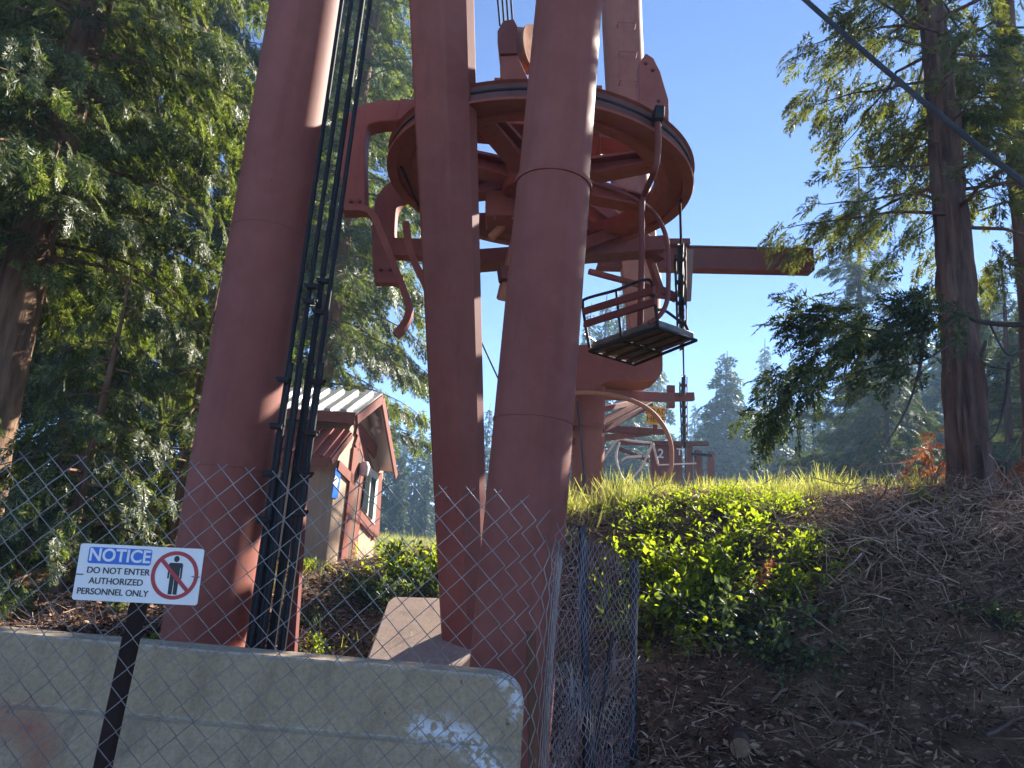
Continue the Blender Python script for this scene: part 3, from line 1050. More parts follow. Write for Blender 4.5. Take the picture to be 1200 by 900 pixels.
# ------------------------------------------------------------------ counterweight cables beside the left leg
GW = 'steel cables beside the left leg'
names4 = ('dark steel cable nearest the left leg', 'dark steel cable second from the left leg', 'thick dark cable third from the left leg', 'outermost dark steel cable, closest to the shed')
CB = ((405, 284), (416, 297), (429, 310), (438, 322))
for i, (xt, xb) in enumerate(CB):
    Y = 5.2 - .05 * (i % 2)
    pt, pb = P(xt, -30, Y), P(xb, 800, Y)
    ce = empty('steel_cable', pb, names4[i], 'cable', GW)
    rr = .017 if i != 2 else .021
    MB().tube([pb, pt], rr, 10).build('strand', M['rope'], ce)
    f = lambda y: pb + (pt - pb) * ((800 - y) / 830)
    # doubled tail below the clips
    tl = MB()
    tl.tube([f(792) + np.array([.03, -.02, 0]), f(470) + np.array([.024, -.02, 0])], .017, 8)
    tl.build('tail', M['black_steel'], ce)
    ys_ = {0: (490, 541, 592, 640), 1: (382, 400), 2: (376, 412), 3: (492, 548, 592, 632)}[i]
    for y in ys_:
        c = f(y) + np.array([-.01 if i == 0 else .02, -.03, 0])
        q = MB()
        q.box(c, (.085, .05, .03))
        q.tube([c + np.array([-.055, -.0, .012]), c + np.array([.055, 0, .012])], .012, 8)
        q.tube([c + np.array([-.035, -.03, -.012]), c + np.array([.045, -.03, -.012])], .014, 6)
        q.build('cable_clip', M['black_steel'] if i < 3 else M['rust_post'], ce, .004)
# dark channel the cables run into
ch = MB()
p0, p1 = P(338, 800, 5.33), P(358, 500, 5.33)
ch.beam(p0, p1, .075, .09, (0, 1, 0))
tag(ch.build('channel_post', M['red_dark'], None, .004), 'maroon steel channel standing behind the clipped cables', 'post')
p0, p1 = P(297, 800, 5.29), P(326, 560, 5.29)
tag(MB().beam(p0, p1, .075, .05, (0, 1, 0)).build('anchor_bar', M['black_steel'], None, .004), 'wide black anchor bar between the left leg and the cables', 'steel bar')

# ------------------------------------------------------------------ lift chair
def lift_chair(label):
    zs = P(731, 395, 5.75)[2]
    BL, BR_, FR, FL = Pz(691, 409, zs), Pz(771, 381, zs), Pz(816, 396, zs), Pz(744, 425, zs)
    rt = empty('lift_chair', (BL + BR_ + FR + FL) / 4, label, 'lift chair')
    up = np.array([0, 0, 1.0])
    # padded seat: two boards with a seam and a metal pan under it
    mbs = MB()
    for a, b in ((.03, .49), (.51, .97)):
        A, B = BL + (BR_ - BL) * a, BL + (BR_ - BL) * b
        D, C2 = FL + (FR - FL) * a, FL + (FR - FL) * b
        mbs.prism([A, B, C2, D], up * .06)
    mbs.build('seat', M['seat'], rt, .015)
    pan = MB()
    for t in (.12, .34, .62, .86):
        pan.beam(BL + (FL - BL) * t - up * .012, BR_ + (FR - BR_) * t - up * .012, .05, .02)
    pan.build('seat_slat', M['wood_dark'], rt, .003)
    fr = MB()
    fr.tube(smooth_path([BL - up * .02, BL * .5 + BR_ * .5 - up * .02, BR_ - up * .02], 4), .014, 8)
    for t in (0, .5, 1):
        A = BL + (BR_ - BL) * t; B = FL + (FR - FL) * t
        fr.tube([A - up * .02, B - up * .02], .014, 8)
    fr.tube([FL - up * .02, FR - up * .02], .014, 8)
    fr.build('seat_frame', M['black_steel'], rt)
    yl, yr = BL[1], BR_[1]
    ym = (yl + yr) / 2
    bf = MB()
    bf.tube(smooth_path([P(691, 408, yl), P(686, 380, yl - .03), P(683, 357, yl - .06), P(687, 350, yl - .06), P(722, 340, ym - .06), P(745, 331, ym - .06), P(760, 328, yr - .06), P(765, 336, yr - .06), P(768, 358, yr - .03), P(771, 382, yr)], 60), .013, 8)
    bf.tube([P(728, 395, ym), P(722, 340, ym - .06)], .011, 8)
    bf.build('back_frame', M['black_steel'], rt)
    for (a, b, c, d) in ((684, 365, 767, 340), (685, 380, 769, 353)):
        p0, p1 = P(a, b, yl - .07), P(c, d, yr - .07)
        MB().beam(p0, p1, .03, PX(p0, 8)).build('back_slat', M['red_dark'], rt, .004)
    gp = Pz(771, 140, C[2] - .05)
    pole = MB()
    pole.tube(smooth_path([gp, P(771, 175, gp[1]), P(767, 200, gp[1] + .02), P(755, 228, ym - .0), P(752, 245, ym - .02), P(752, 300, ym - .04), P(750, 392, ym - .02)], 50), .026, 12)
    pole.build('hanger_pole', M['red_dark'], rt)
    MB().box(gp + np.array([0, 0, .03]), (.08, .14, .12)).build('grip', M['black_steel'], rt, .01)
    lo = MB()
    lo.tube(smooth_path([P(a, b, Y) for a, b, Y in ((690, 213, ym - .1), (715, 220, ym - .05), (742, 232, ym - .02), (765, 248, ym + .05), (779, 272, yr + .05), (783, 300, yr + .05), (783, 340, yr + .03), (780, 358, yr), (772, 371, yr), (760, 379, yr))], 60), .019, 10)
    lo.build('bail', M['red_dark'], rt)
    MB().tube([P(762, 347, yr - .02), P(781, 349, yr + .03)], .014, 8).build('brace', M['red_dark'], rt)
    for pix, y0, mt in ((((769, 363), (779, 364), (792, 373), (803, 381), (807, 391)), yr, 'black_steel'), (((684, 392), (694, 398), (702, 404)), yl, 'cream')):
        MB().tube(smooth_path([P(a, b, y0 + .01 + .12 * i) for i, (a, b) in enumerate(pix)], 20), .012, 8).build('armrest', M[mt], rt)
    return rt


lift_chair('empty double lift chair with dark seat hanging from the wheel')

# parked pale chair frame and second red frame further down the line
pf = empty('parked_chair', P(735, 580, 13), 'pale pink chair frame parked low behind the grass beside the column', 'lift chair')
Yp = 13
MB().tube(smooth_path([P(a, b, Yp) for a, b in ((704, 543), (714, 528), (725, 515), (740, 517), (764, 519))], 20), .02, 8).build('bail', M['cream'], pf)
MB().tube(smooth_path([P(a, b, Yp) for a, b in ((765, 519), (758, 535), (750, 550), (738, 562), (732, 563), (726, 553), (722, 535), (726, 518))], 30), .02, 8).build('seat_loop', M['cream'], pf)
MB().tube([P(765, 519, Yp), P(771, 544, Yp)], .022, 8).build('arm', M['cream'], pf)
MB().tube([P(732, 563, Yp), P(738, 586, Yp)], .02, 8).build('foot', M['cream'], pf)
MB().tube([P(771, 545, Yp), P(816, 543, Yp)], .012, 8).build('crossbar', M['cream'], pf)
MB().tube(smooth_path([P(a, b, Yp + .5) for a, b in ((728, 540), (735, 536), (752, 535))], 10), .02, 8).build('rail', M['cream'], pf)

Yf = 17
fr = empty('loading_frame', P(775, 590, Yf), 'low dark red steel loading frame standing behind the sunlit grass', 'steel frame')
for (a, b, c, d, wd) in ((772, 520, 776, 600, 22), (792, 520, 794, 600, 12), (818, 528, 819, 600, 8), (833, 530, 833, 600, 7), (808, 522, 808, 600, 6)):
    p0, p1 = P(a, b, Yf), P(c, d, Yf)
    MB().beam(p0, p1, PX(p0, wd), .15, (0, 1, 0)).build('post', M['red'], fr, .005)
for (a, b, c, d, wd) in ((725, 519, 830, 520, 5), (703, 568, 806, 570, 6), (724, 525, 760, 540, 4), (705, 575, 745, 590, 5)):
    p0, p1 = P(a, b, Yf - .4), P(c, d, Yf - .4)
    MB().beam(p0, p1, .1, PX(p0, wd)).build('rail', M['red_dark'], fr, .005)
q = P(748, 580, Yf - .3)
MB().box(q, (PX(q, 22), .3, PX(q, 26))).build('box', M['red'], fr, .01)
q = P(822, 533, Yf - .3)
MB().box(q, (PX(q, 24), .06, PX(q, 3))).build('tray', M['black_steel'], fr)
q = P(774, 532, Yf - .25); k = PX(q, 1)
text('2', 15 * k, q + np.array([0, -.02, 0]), fr, M['white'], off=.005)
q = P(796, 530, Yf - .25)
text('T', 11 * k, q + np.array([0, -.02, 0]), fr, M['white'], off=.004)

# ------------------------------------------------------------------ operator shed
def shed():
    A0 = P(383, 657, 10.8)
    B0 = P(436, 650, 12.8)
    dirx = (B0 - A0); dirx[2] = 0; dirx /= np.linalg.norm(dirx)
    n = np.array([dirx[1], -dirx[0], 0])          # outward normal of the gable wall (to the right)
    left = -n
    S = lambda px, py, off=0.0: Ppl(px, py, A0 + n * off, n)
    zg = min(A0[2], B0[2]) - .5
    rt = empty('lift_shack', A0, 'small tan lift operator shed with red trim and metal roof', 'shed')
    D = 1.9
    g = lambda p, z: np.array([p[0], p[1], z])
    # gable outline on the wall plane
    ap = S(447, 473); ne = S(411, 497); fe = S(458, 548)
    nb, fbp = S(392, 540), S(442, 600)
    A_t = S(394, 541)
    AB = g(S(383, 657), zg); BB = g(S(437, 650), zg)
    # main wall prism (gable polygon pushed left)
    poly = [g(A_t, zg), A_t, ne, ap, fe, g(fe, zg)]
    poly = [AB, S(395, 541), S(411, 500), ap, S(441, 505) * 0 + S(452, 530), g(S(452, 530), zg)]
    MB().prism(poly, left * D).build('wall', M['tan'], rt)
    # main roof (bare metal, ribbed)
    ra, rn, rf = S(448, 462, .28), S(418, 485, .28), S(464, 553, .28)
    for a, b, nm in ((ra, rn, 'roof'), (ra, rf, 'roof')):
        e = b - a
        L = np.linalg.norm(e)
        sl_ = MB()
        nv = np.cross(e, left); nv /= np.linalg.norm(nv)
        if nv[2] < 0: nv = -nv
        nr = 10
        for i in range(nr):
            t0, t1 = i / nr, (i + 1) / nr
            o0, o1 = left * (D + .5) * t0, left * (D + .5) * t1
            w_ = o1 - o0
            sl_.prism([a + o0, b + o0, b + o0 + w_ * .62, a + o0 + w_ * .62], nv * .02)
            sl_.prism([a + o0 + w_ * .62, b + o0 + w_ * .62, b + o1, a + o1], nv * .055)
        roof = sl_.build('roof', M['roofmetal'], rt)
    # fascia / barge boards
    fs = MB()
    fs.beam(ra - np.array([0, 0, .08]) + n * .012, rn - np.array([0, 0, .08]) + n * .012, .03, .13)
    fs.beam(ra - np.array([0, 0, .08]) + n * .012, rf - np.array([0, 0, .08]) + n * .012, .03, .13)
    fs.build('barge_board', M['trim'], rt)
    MB().beam(rn - np.array([0, 0, .07]), rn - np.array([0, 0, .07]) + left * (D + .5), .1, .15).build('fascia', M['trim'], rt)
    # red lean-to roof over the near side
    la, lb = S(411, 506, .12), S(387, 537, .12)
    e = lb - la
    nv = np.cross(e, left); nv /= np.linalg.norm(nv)
    if nv[2] < 0: nv = -nv
    lr = MB()
    for i in range(14):
        o0 = left * (D + .3) * i / 14; w_ = left * (D + .3) / 14
        lr.prism([la + o0, lb + o0, lb + o0 + w_ * .6, la + o0 + w_ * .6], nv * .02)
        lr.prism([la + o0 + w_ * .6, lb + o0 + w_ * .6, lb + o0 + w_, la + o0 + w_], nv * .045)
    lr.build('porch_roof', M['roofred'], rt)
    MB().beam(lb - np.array([0, 0, .06]), lb - np.array([0, 0, .06]) + left * (D + .3), .04, .12).build('fascia', M['trim'], rt)
    fs = MB()
    fs.beam(la - np.array([0, 0, .05]) + n * .02, lb - np.array([0, 0, .05]) + n * .02, .03, .09)
    fs.build('barge_board', M['trim'], rt)

    def strip(pts, wd, name='trim_board', mat='trim', off=.02):
        m_ = MB()
        for a, b in zip(pts[:-1], pts[1:]):
            m_.beam(S(*a, off), S(*b, off), .035, wd, n)
        # wd measured in the wall plane: beam() puts h along 'up'=n, so swap
        return m_
    def board(a, b, wd, name='trim_board', mat='trim', off=.02):
        p0, p1 = S(*a, off), S(*b, off)
        m_ = MB(); m_.beam(p0, p1, wd, .035, n)
        return m_.build(name, M[mat], rt)
    board((402, 655), (417, 525), .26)
    board((396, 545), (416, 565), .14)
    board((417, 525), (421, 512), .2)
    board((409, 655), (425, 530), .5, 'door', 'doordark', .012)
    board((413, 655), (427, 533), .22)
    board((421, 515), (437, 560), .2)
    board((440, 630), (444, 555), .28)
    board((418, 500), (440, 530), .22)
    # window
    wp = [S(a, b, .02) for a, b in ((422, 596), (429, 545), (442, 556), (437, 615))]
    wf = MB().prism(wp, n * .03).build('window', M['whitewood'], rt)
    for q in (((424, 594), (429.5, 552), (434, 557), (430, 602)), ((432, 604), (436, 559), (440.5, 562), (436, 609))):
        MB().prism([S(a, b, .055) for a, b in q], n * .008).build('pane', M['glass'], wf)
    board((419, 601), (437, 622), .2)
    board((421, 598), (428, 544), .16)
    # gable window with pale ornament and soffit bracket
    MB().prism([S(a, b, .015) for a, b in ((433, 505), (440, 490), (448, 500), (447, 520))], n * .02).build('gable_vent', M['whitewood'], rt)
    orn = MB()
    for pth in (((440, 494), (444, 488), (449, 489), (446, 495), (441, 497)), ((444, 498), (448, 500), (444, 505)), ((441, 490), (438, 486))):
        orn.tube(smooth_path([S(a, b, .15) for a, b in pth], 16), .035, 6)
    orn.build('gable_ornament', M['cream'], rt)
    # blue notice
    bp = [S(a, b, .012) for a, b in ((388, 583), (393, 548), (399, 555), (395, 584))]
    bs = MB().prism(bp, n * .01).build('notice', M['blue'], rt)
    MB().prism([S(a, b, .026) for a, b in ((390, 566), (393, 557), (397, 562), (394, 572))], n * .004).build('print', M['white'], bs)
    lp = S(427, 548, .1)
    MB().lathe([(0, -.14), (.07, -.12), (.09, .02), (.05, .09), (0, .1)], lp, 16).build('lamp', M['cream'], rt)
    kn = S(411, 607, .06)
    MB().lathe([(0, -.03), (.03, -.02), (.03, .02), (0, .03)], kn, 10).build('door_knob', M['galv'], rt)


shed()

# ------------------------------------------------------------------ concrete footing behind the middle leg
ft = MB()
tz, bz = P(455, 703, 6.4), P(425, 790, 5.4)
front = [P(418, 800, 5.35), P(455, 703, 6.3), P(462, 699, 6.45), P(560, 701, 6.4), P(575, 720, 6.2), P(562, 760, 5.7), P(497, 800, 5.3)]
base = [np.array([p[0], p[1] + .15, p[2] - .9]) for p in front]
ft.loft([base, front])
tag(ft.build('concrete_footing', M['concrete_pink'], None, .02), 'sloped pinkish concrete footing under the middle leg', 'footing')

# ------------------------------------------------------------------ concrete barrier
def barrier():
    Y0 = 3.02
    x1 = P(613, 840, Y0)[0]
    ztop = P(300, 767, Y0)[2]
    prof = [(-.40, .0), (-.40, .10), (-.22, .44), (-.155, .60), (-.125, .612), (-.082, .835), (-.068, .85), (.068, .85), (.085, .83), (.16, .45), (.4, .1), (.4, 0)]
    pr = []
    for a, b in zip(prof[:-1], prof[1:]):
        for t in ([0, .03] + list(np.linspace(.15, .85, 5)) + [.97]): pr.append((a[0] + (b[0] - a[0]) * t, a[1] + (b[1] - a[1]) * t))
    pr.append(prof[-1])
    pr = np.array(pr)
    xs = np.concatenate([np.linspace(x1 - 3.05, x1 - .14, 130), x1 - .14 + .14 * np.sin(np.linspace(0, math.pi / 2, 12))[1:]])
    rings = []
    for x in xs:
        u = max(0, (x - (x1 - .14)) / .14)
        drop = .10 * (1 - math.sqrt(max(0, 1 - u * u)))
        z = ztop - .85 + np.minimum(pr[:, 1], .85 - drop)
        jit = .003 * vnoise(x * 9, pr[:, 1] * 9)
        rings.append(np.stack([np.full(len(pr), x), Y0 + .08 + pr[:, 0] * (1 - .06 * u ** 4) + jit, z], 1))
    mb = MB().loft([list(r) for r in rings])
    o = mb.build('concrete_barrier', M['concrete'], None, ang=25)
    me = o.data
    co = np.array([v.co for v in me.vertices])
    x, z = co[:, 0], co[:, 2] - ztop
    def dist(pix):
        pts = smooth_path([P(a, b, Y0 - .1) for a, b in pix], 24)
        return np.min(np.hypot(x[:, None] - pts[None, :, 0], co[:, 2][:, None] - pts[None, :, 2]), axis=1)
    sc = np.clip(1.25 - dist(((488, 857), (520, 862), (545, 872), (565, 890), (580, 910))) / .045, 0, 1)
    sc = np.maximum(sc, .8 * np.clip(1.2 - dist(((590, 803), (604, 815), (607, 840))) / .035, 0, 1))
    ledge = np.clip(1 - np.abs(z + .238) / .006, 0, 1) * .25 + np.clip(1 - np.abs(z + .003) / .006, 0, 1) * .3  # pale lines along ledge and top edge; the ledge line paints in sky light
    sc = np.maximum(sc, ledge)
    st = np.clip(1 - dist(((-10, 848), (25, 850), (48, 870), (52, 900))) / .09, 0, 1)
    for nm, v in (('scuff_ledge_light', sc), ('stain', st)):
        a = me.attributes.new(nm, 'FLOAT', 'POINT')
        a.data.foreach_set('value', v.astype(np.float32))
    tag(o, 'grey concrete road barrier with white scuffs behind the chain link', 'barrier')


barrier()

# ------------------------------------------------------------------ chain link fence
def fence():
    rt = empty('chain_link_fence', (0, 1.72, 0), 'chain link fence with loose curled end in front of the barrier', 'fence')
    plan = [(-2.3, 1.66), (-1.6, 1.69), (-.9, 1.71), (-.3, 1.72), tuple(P(590, 700, 1.73)[:2]), tuple(P(628, 700, 1.75)[:2]), tuple(P(643, 700, 1.80)[:2]), tuple(P(652, 700, 1.90)[:2]),
            tuple(P(655, 700, 2.04)[:2])]
    pts = smooth_path([(a, b, 0) for a, b in plan], 200)[:, :2]
    s = np.concatenate([[0], np.cumsum(np.hypot(*np.diff(pts, axis=0).T))])
    L = s[-1]
    hd = .0318
    r = .0015

    def fabric(path, s, hfun, mb, u0=0, slack=0.0, zb=0.02):
        L = s[-1]
        K = int(L / hd)
        tan = np.gradient(path, axis=0); tan /= np.linalg.norm(tan, axis=1)[:, None]
        for k in range(K - 1):
            h = hfun(k * hd)
            J = int((h - zb) / hd)
            j = np.arange(J + 1)
            bit = (j + k) % 2
            u = (k + bit) * hd
            top_pt = h - j * hd
            x = np.interp(u, s, path[:, 0]); y = np.interp(u, s, path[:, 1])
            tx = np.interp(u, s, tan[:, 0]); ty = np.interp(u, s, tan[:, 1])
            off = np.where(bit == 1, 1, -1) * .0022
            wav = .012 * vnoise(u * 3.1 + 5, top_pt * 2.3) + slack * vnoise(u * 6, top_pt * 5)
            p = np.stack([x - ty * (off + wav), y + tx * (off + wav), top_pt + .008 * vnoise(u * 5, top_pt * 2 + 9)], 1)
            # barb at the top
            d0 = p[0] - p[1]
            p = np.vstack([p[0] + d0 * .32, p])
            mb.tube(p, r, 5)
    mb = MB()
    xc = np.interp(0, pts[:, 0], s)
    hf = lambda u: float(np.interp(u, [0, s[0] + .1, np.interp(.0, pts[:, 0], s), np.interp(.1, pts[:, 0], s), L * .72, L], [1.725, 1.725, 1.715, 1.675, 1.66, 1.60])) + .006 * math.sin(u * 9)
    fabric(pts, s, hf, mb)
    V = np.array(mb.v)
    o = mesh_np('wire_mesh', V, np.array([f for f in mb.f if len(f) == 4]), M['galv'], rt, smooth=True)
    # posts
    for (a, b, c, d, Y, rad, mt) in ((166, 690, 112, 935, 1.76, .024, 'rust_post'), (622, 740, 626, 960, 1.80, .0115, 'rust_brown'),
                                     ):
        p0, p1 = P(c, d, Y), P(a, b, Y)
        m_ = MB()
        if mt == 'rust_post':
            # u channel sign post with punched holes suggested by a ridge
            ax = p1 - p0; ax /= np.linalg.norm(ax)
            sx = np.cross(ax, [0, 1, 0]); sx /= np.linalg.norm(sx)
            m_.prism([p0 - sx * .020, p0 - sx * .013 + FACE * -.012, p0 + sx * .013 + FACE * -.012, p0 + sx * .020, p0 + sx * .020 + FACE * .004, p0 + sx * .012 + FACE * -.007,
                      p0 - sx * .012 + FACE * -.007, p0 - sx * .020 + FACE * .004], p1 - p0)
        else: m_.tube([p0, p1], rad, 12)
        m_.build('post', M[mt], rt)
    # second, crumpled panel standing further back
    r2 = empty('fence_panel', P(700, 900, 4.6), 'crumpled see-through chain link panel between two dark posts past the barrier end', 'fence')
    pa = smooth_path([tuple(P(a, 750, Y)[:2]) + (0,) for a, Y in ((644, 4.15), (668, 4.3), (690, 4.52), (718, 4.7), (748, 5.05))], 60)[:, :2]
    sa_ = np.concatenate([[0], np.cumsum(np.hypot(*np.diff(pa, axis=0).T))])
    mb = MB()
    ta, tb = P(660, 616, 4.3)[2], P(748, 664, 5.0)[2]
    r = .0017
    fabric(pa, sa_, lambda u: float(np.interp(u, [0, sa_[-1]], [ta, tb])) + .015 * math.sin(u * 14), mb, slack=.07, zb=.1)
    pb2 = pa[::-1] + np.array([.02, -.07])
    fabric(pb2, sa_, lambda u: .98 + .05 * math.sin(u * 9), mb, slack=.09, zb=.1)
    mesh_np('wire_mesh', np.array(mb.v), np.array([f for f in mb.f if len(f) == 4]), M['galv_blue'], r2, smooth=True)
    for (a, b, c, d, Y, rad) in ((682, 616, 690, 1000, 4.55, .025), (743, 656, 741, 1000, 5.02, .025), (718, 740, 694, 900, 4.6, .012)):
        MB().tube([P(c, d, Y), P(a, b, Y)], rad, 14).build('post', M['dark_post'], r2)


fence()

# ------------------------------------------------------------------ notice sign
def notice():
    Ys = 1.665
    nrm = np.array([0, 1.0, 0])
    tl, tr_, br_, bl = [P(a, b, Ys) for a, b in ((95, 637), (240, 643), (231, 710), (85, 702))]
    ctr = (tl + tr_ + br_ + bl) / 4
    ex = (tr_ - tl + br_ - bl) / 2; Wd = np.linalg.norm(ex); ex /= Wd
    ez = np.cross(ex, nrm)
    if ez[2] < 0: ez = -ez
    Hd = np.linalg.norm((tl - bl + tr_ - br_) / 2)
    ang = math.atan2(ex[2], ex[0])
    Q = lambda u, v, d=0.0: ctr + ex * (u - .5) * Wd + ez * (v - .5) * Hd - nrm * d
    k = Hd

    def rrect(u0, v0, u1, v1, rad, d, th, nseg=6):
        ru, rv = rad / Wd, rad / Hd
        pts = []
        for cu, cv, a0 in ((u1 - ru, v1 - rv, 0), (u0 + ru, v1 - rv, 90), (u0 + ru, v0 + rv, 180), (u1 - ru, v0 + rv, 270)):
            for a in np.linspace(a0, a0 + 90, nseg):
                pts.append(Q(cu + ru * math.cos(R(a)), cv + rv * math.sin(R(a)), d))
        return MB().prism(pts, -nrm * th)
    o = rrect(0, 0, 1, 1, .006, 0, .0018).build('notice_sign', M['white'], None)
    ORG[o.name] = np.zeros(3)
    tag(o, 'white and blue NOTICE DO NOT ENTER sign wired to the chain link', 'sign')
    rrect(.075, .655, .585, .945, .005, .0021, .0003).build('header_panel', M['blue'], o)
    rot = Matrix.Rotation(-ang, 3, 'Y') @ Matrix.Rotation(R(90), 3, 'X')
    e = rot.to_euler()
    text('NOTICE', Hd * .315, Q(.33, .80, .0026), o, M['white'], e, off=.0008, sx=.98)
    for s_, u, v in (('DO NOT ENTER', .335, .53), ('AUTHORIZED', .33, .345), ('PERSONNEL ONLY', .315, .155)):
        text(s_, Hd * .157, Q(u, v, .0022), o, M['ink'], e, off=.0002, sx=1.0 if len(s_) < 13 else .98)
    # prohibition pictogram
    cu, cv = .79, .51
    cc = Q(cu, cv)
    ro, ri = Hd * .43, Hd * .36
    m_ = MB()
    rr = []
    for a in np.linspace(0, 2 * math.pi, 64, endpoint=False):
        d = ex * math.cos(a) + ez * math.sin(a)
        rr.append([cc + d * ro - nrm * .0028, cc + d * ri - nrm * .0028, cc + d * ri - nrm * .0021, cc + d * ro - nrm * .0021])
    rr.append(rr[0])
    m_.loft(rr, False)
    d = (ex - ez) / math.sqrt(2); q = (ex + ez) / math.sqrt(2)
    m_.prism([cc + d * ri * 1.02 * s + q * Hd * .035 * t - nrm * .0030 for s, t in ((-1, -1), (1, -1), (1, 1), (-1, 1))], -nrm * .0003)
    m_.build('prohibition_ring', M['signred'], o)
    f = MB()
    G = lambda x, y, dd=.0021: cc + (ex * x + ez * y) * Hd - nrm * dd
    head = [G(.05 * math.cos(a), .29 + .055 * math.sin(a)) for a in np.linspace(0, 2 * math.pi, 20, endpoint=False)]
    f.prism(head, -nrm * .0004)
    body = [(-.11, .22), (.11, .22), (.13, .19), (.13, -.06), (.098, -.06), (.095, .13), (.085, .13), (.08, -.34), (.01, -.34), (.005, -.07), (-.005, -.07), (-.01, -.34), (-.08, -.34), (-.085, .13), (-.095, .13), (-.098, -.06), (-.13, -.06), (-.13, .19)]
    f.prism([G(x, y) for x, y in body], -nrm * .0004)
    f.build('figure', M['ink'], o)
    for u, v in ((.035, .45), (.965, .5)):
        p = Q(u, v, .002)
        MB().tube([p - ex * .01, p - nrm * .004, p + ex * .007], .0012, 6).build('wire_tie', M['galv'], o)


notice()

# ------------------------------------------------------------------ overhead cable
p0, p1 = P(900, -40, 5.6), P(1260, 262, 4.3)
pts = [p0 + (p1 - p0) * t - np.array([0, 0, .05 * 4 * t * (1 - t)]) for t in np.linspace(0, 1, 20)]
tag(MB().tube(pts, .021, 8).build('overhead_cable', M['cable_black'], None), 'thick black overhead cable crossing the upper right corner', 'cable')


# ------------------------------------------------------------------ the near dark bough
def bough():
    rt = empty('hanging_bough', P(1230, 378, 6.7), 'dark drooping fir bough reaching in from the right edge in front of the big trunk', 'branch')
    main = smooth_path([P(a, b, Y) for a, b, Y in ((1290, 372, 6.6), (1200, 380, 6.7), (1150, 377, 6.8), (1125, 368, 6.8), (1100, 382, 6.8), (1060, 391, 6.7), (1010, 385, 6.6), (960, 378, 6.5))], 50)
    subs = [((1125, 368), (1090, 358), (1060, 350)), ((1083, 390), (1078, 430), (1062, 480), (1030, 535)), ((1150, 377), (1190, 378), (1230, 370)),
            ((1060, 391), (1020, 400), (970, 410), (920, 440)), ((1010, 385), (960, 370), (930, 372)), ((1120, 400), (1075, 425), (1020, 432), (960, 450), (900, 475)),
            ((960, 410), (930, 460), (900, 500)), ((1183, 425), (1178, 470), (1165, 510), (1140, 522)), ((1160, 380), (1180, 415), (1200, 410)),
            ((1155, 400), (1152, 425), (1190, 430), (1230, 395))]
    mb = MB()
    mb.tube(main, np.linspace(.035, .008, len(main)), 8)
    tips = [main[25:]]
    for i, sp in enumerate(subs):
        Y = 6.65 if i not in (7, 8, 9) else 7.7
        p = smooth_path([P(a, b, Y - .04 * j) for j, (a, b) in enumerate(sp)], 20)
        mb.tube(p, np.linspace(.02 if i in (1, 7, 9) else .013, .004, len(p)), 6)
        if i in (0, 3, 4, 5, 6): tips.append(p[3:])
    mb.build('branch', M['twig'], rt, ang=80)
    g = np.random.default_rng(5)
    pos, dr, nm, sc = [], [], [], []
    for p in tips:
        for k in range(int(len(p) * 4.2)):
            t = g.uniform(0, len(p) - 1.01); i = int(t)
            q = p[i] + (p[i + 1] - p[i]) * (t - i)
            tn = p[i + 1] - p[i]; tn /= np.linalg.norm(tn)
            d = tn * .9 + g.normal(0, .45, 3) + np.array([-.2, -.1, -.45])
            pos.append(q + g.normal(0, .11, 3)); dr.append(d); nm.append(np.array([0, 0, 1.]) + g.normal(0, .6, 3)); sc.append(g.uniform(.16, .36))
    V, F = instance(SPR_LOOSE, np.array(pos), np.array(dr), np.array(nm), np.array(sc))
    mesh_np('foliage', V, F, M['fir'], rt)


bough()

# ------------------------------------------------------------------ shrubs
def ground_hit(px, py):
    d = ray(px, py)
    t = 2.0
    for _ in range(900):
        p = EYE + d * t
        if p[2] < gz(p[0], p[1]): return p
        t += .02
    return EYE + d * t


LEAF = np.array([[0, 0, 0], [.42, .30, .06], [1, 0, -.06], [.5, 0, -.02], [0, 0, 0], [.5, 0, -.02], [1, 0, -.06], [.42, -.30, .06]])


def shrub(name, label, W, H, nst, nl, ls, leaf, seed, group, cat='shrub'):
    g = np.random.default_rng(seed)
    rt = empty(name, (0, 0, 0), label, cat, group)
    st = MB()
    pos, dr, nm, sc = [], [], [], []
    for i in range(nst):
        a = g.uniform(0, 6.283); el = g.uniform(.25, 1.45)
        L = (H if el > .8 else W) * g.uniform(.55, 1.05)
        d = np.array([math.cos(a) * math.cos(el) * W / H, math.sin(a) * math.cos(el) * W / H, math.sin(el)])
        t = np.linspace(0, 1, 6)
        p = np.array([g.normal(0, .08 * W), g.normal(0, .08 * W), 0]) + d * L * t[:, None] + np.array([0, 0, -.18 * L]) * (t ** 2)[:, None]
        p += np.cumsum(g.normal(0, .02, p.shape), axis=0)
        st.tube(p, np.linspace(.008, .002, 6), 4)
        for k in range(nl):
            q = g.uniform(.25, 1) ** .7 * 5
            j = min(4, int(q))
            b = p[j] + (p[j + 1] - p[j]) * (q - j)
            dd = (p[j + 1] - p[j]) / np.linalg.norm(p[j + 1] - p[j]) * .5 + g.normal(0, .7, 3)
            pos.append(b + dd * .03); dr.append(dd); nm.append(np.array([0, 0, 1.]) + g.normal(0, .45, 3)); sc.append(ls * g.uniform(.5, 1.3))
    st.build('stem', M['twig'], rt, local=True, smooth=False)
    V, F = instance([LEAF], np.array(pos), np.array(dr), np.array(nm), np.array(sc))
    mesh_np('foliage', V, F, leaf, rt, local=True)
    return rt


GS = 'green shrubs on the bank'
sa = shrub('leafy_shrub', '', .75, .7, 44, 22, .06, M['shrub'], 3, GS)
sb = shrub('leafy_shrub', '', .55, .5, 38, 20, .055, M['shrub'], 4, GS)
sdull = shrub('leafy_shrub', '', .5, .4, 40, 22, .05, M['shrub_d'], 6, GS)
usedS = set()


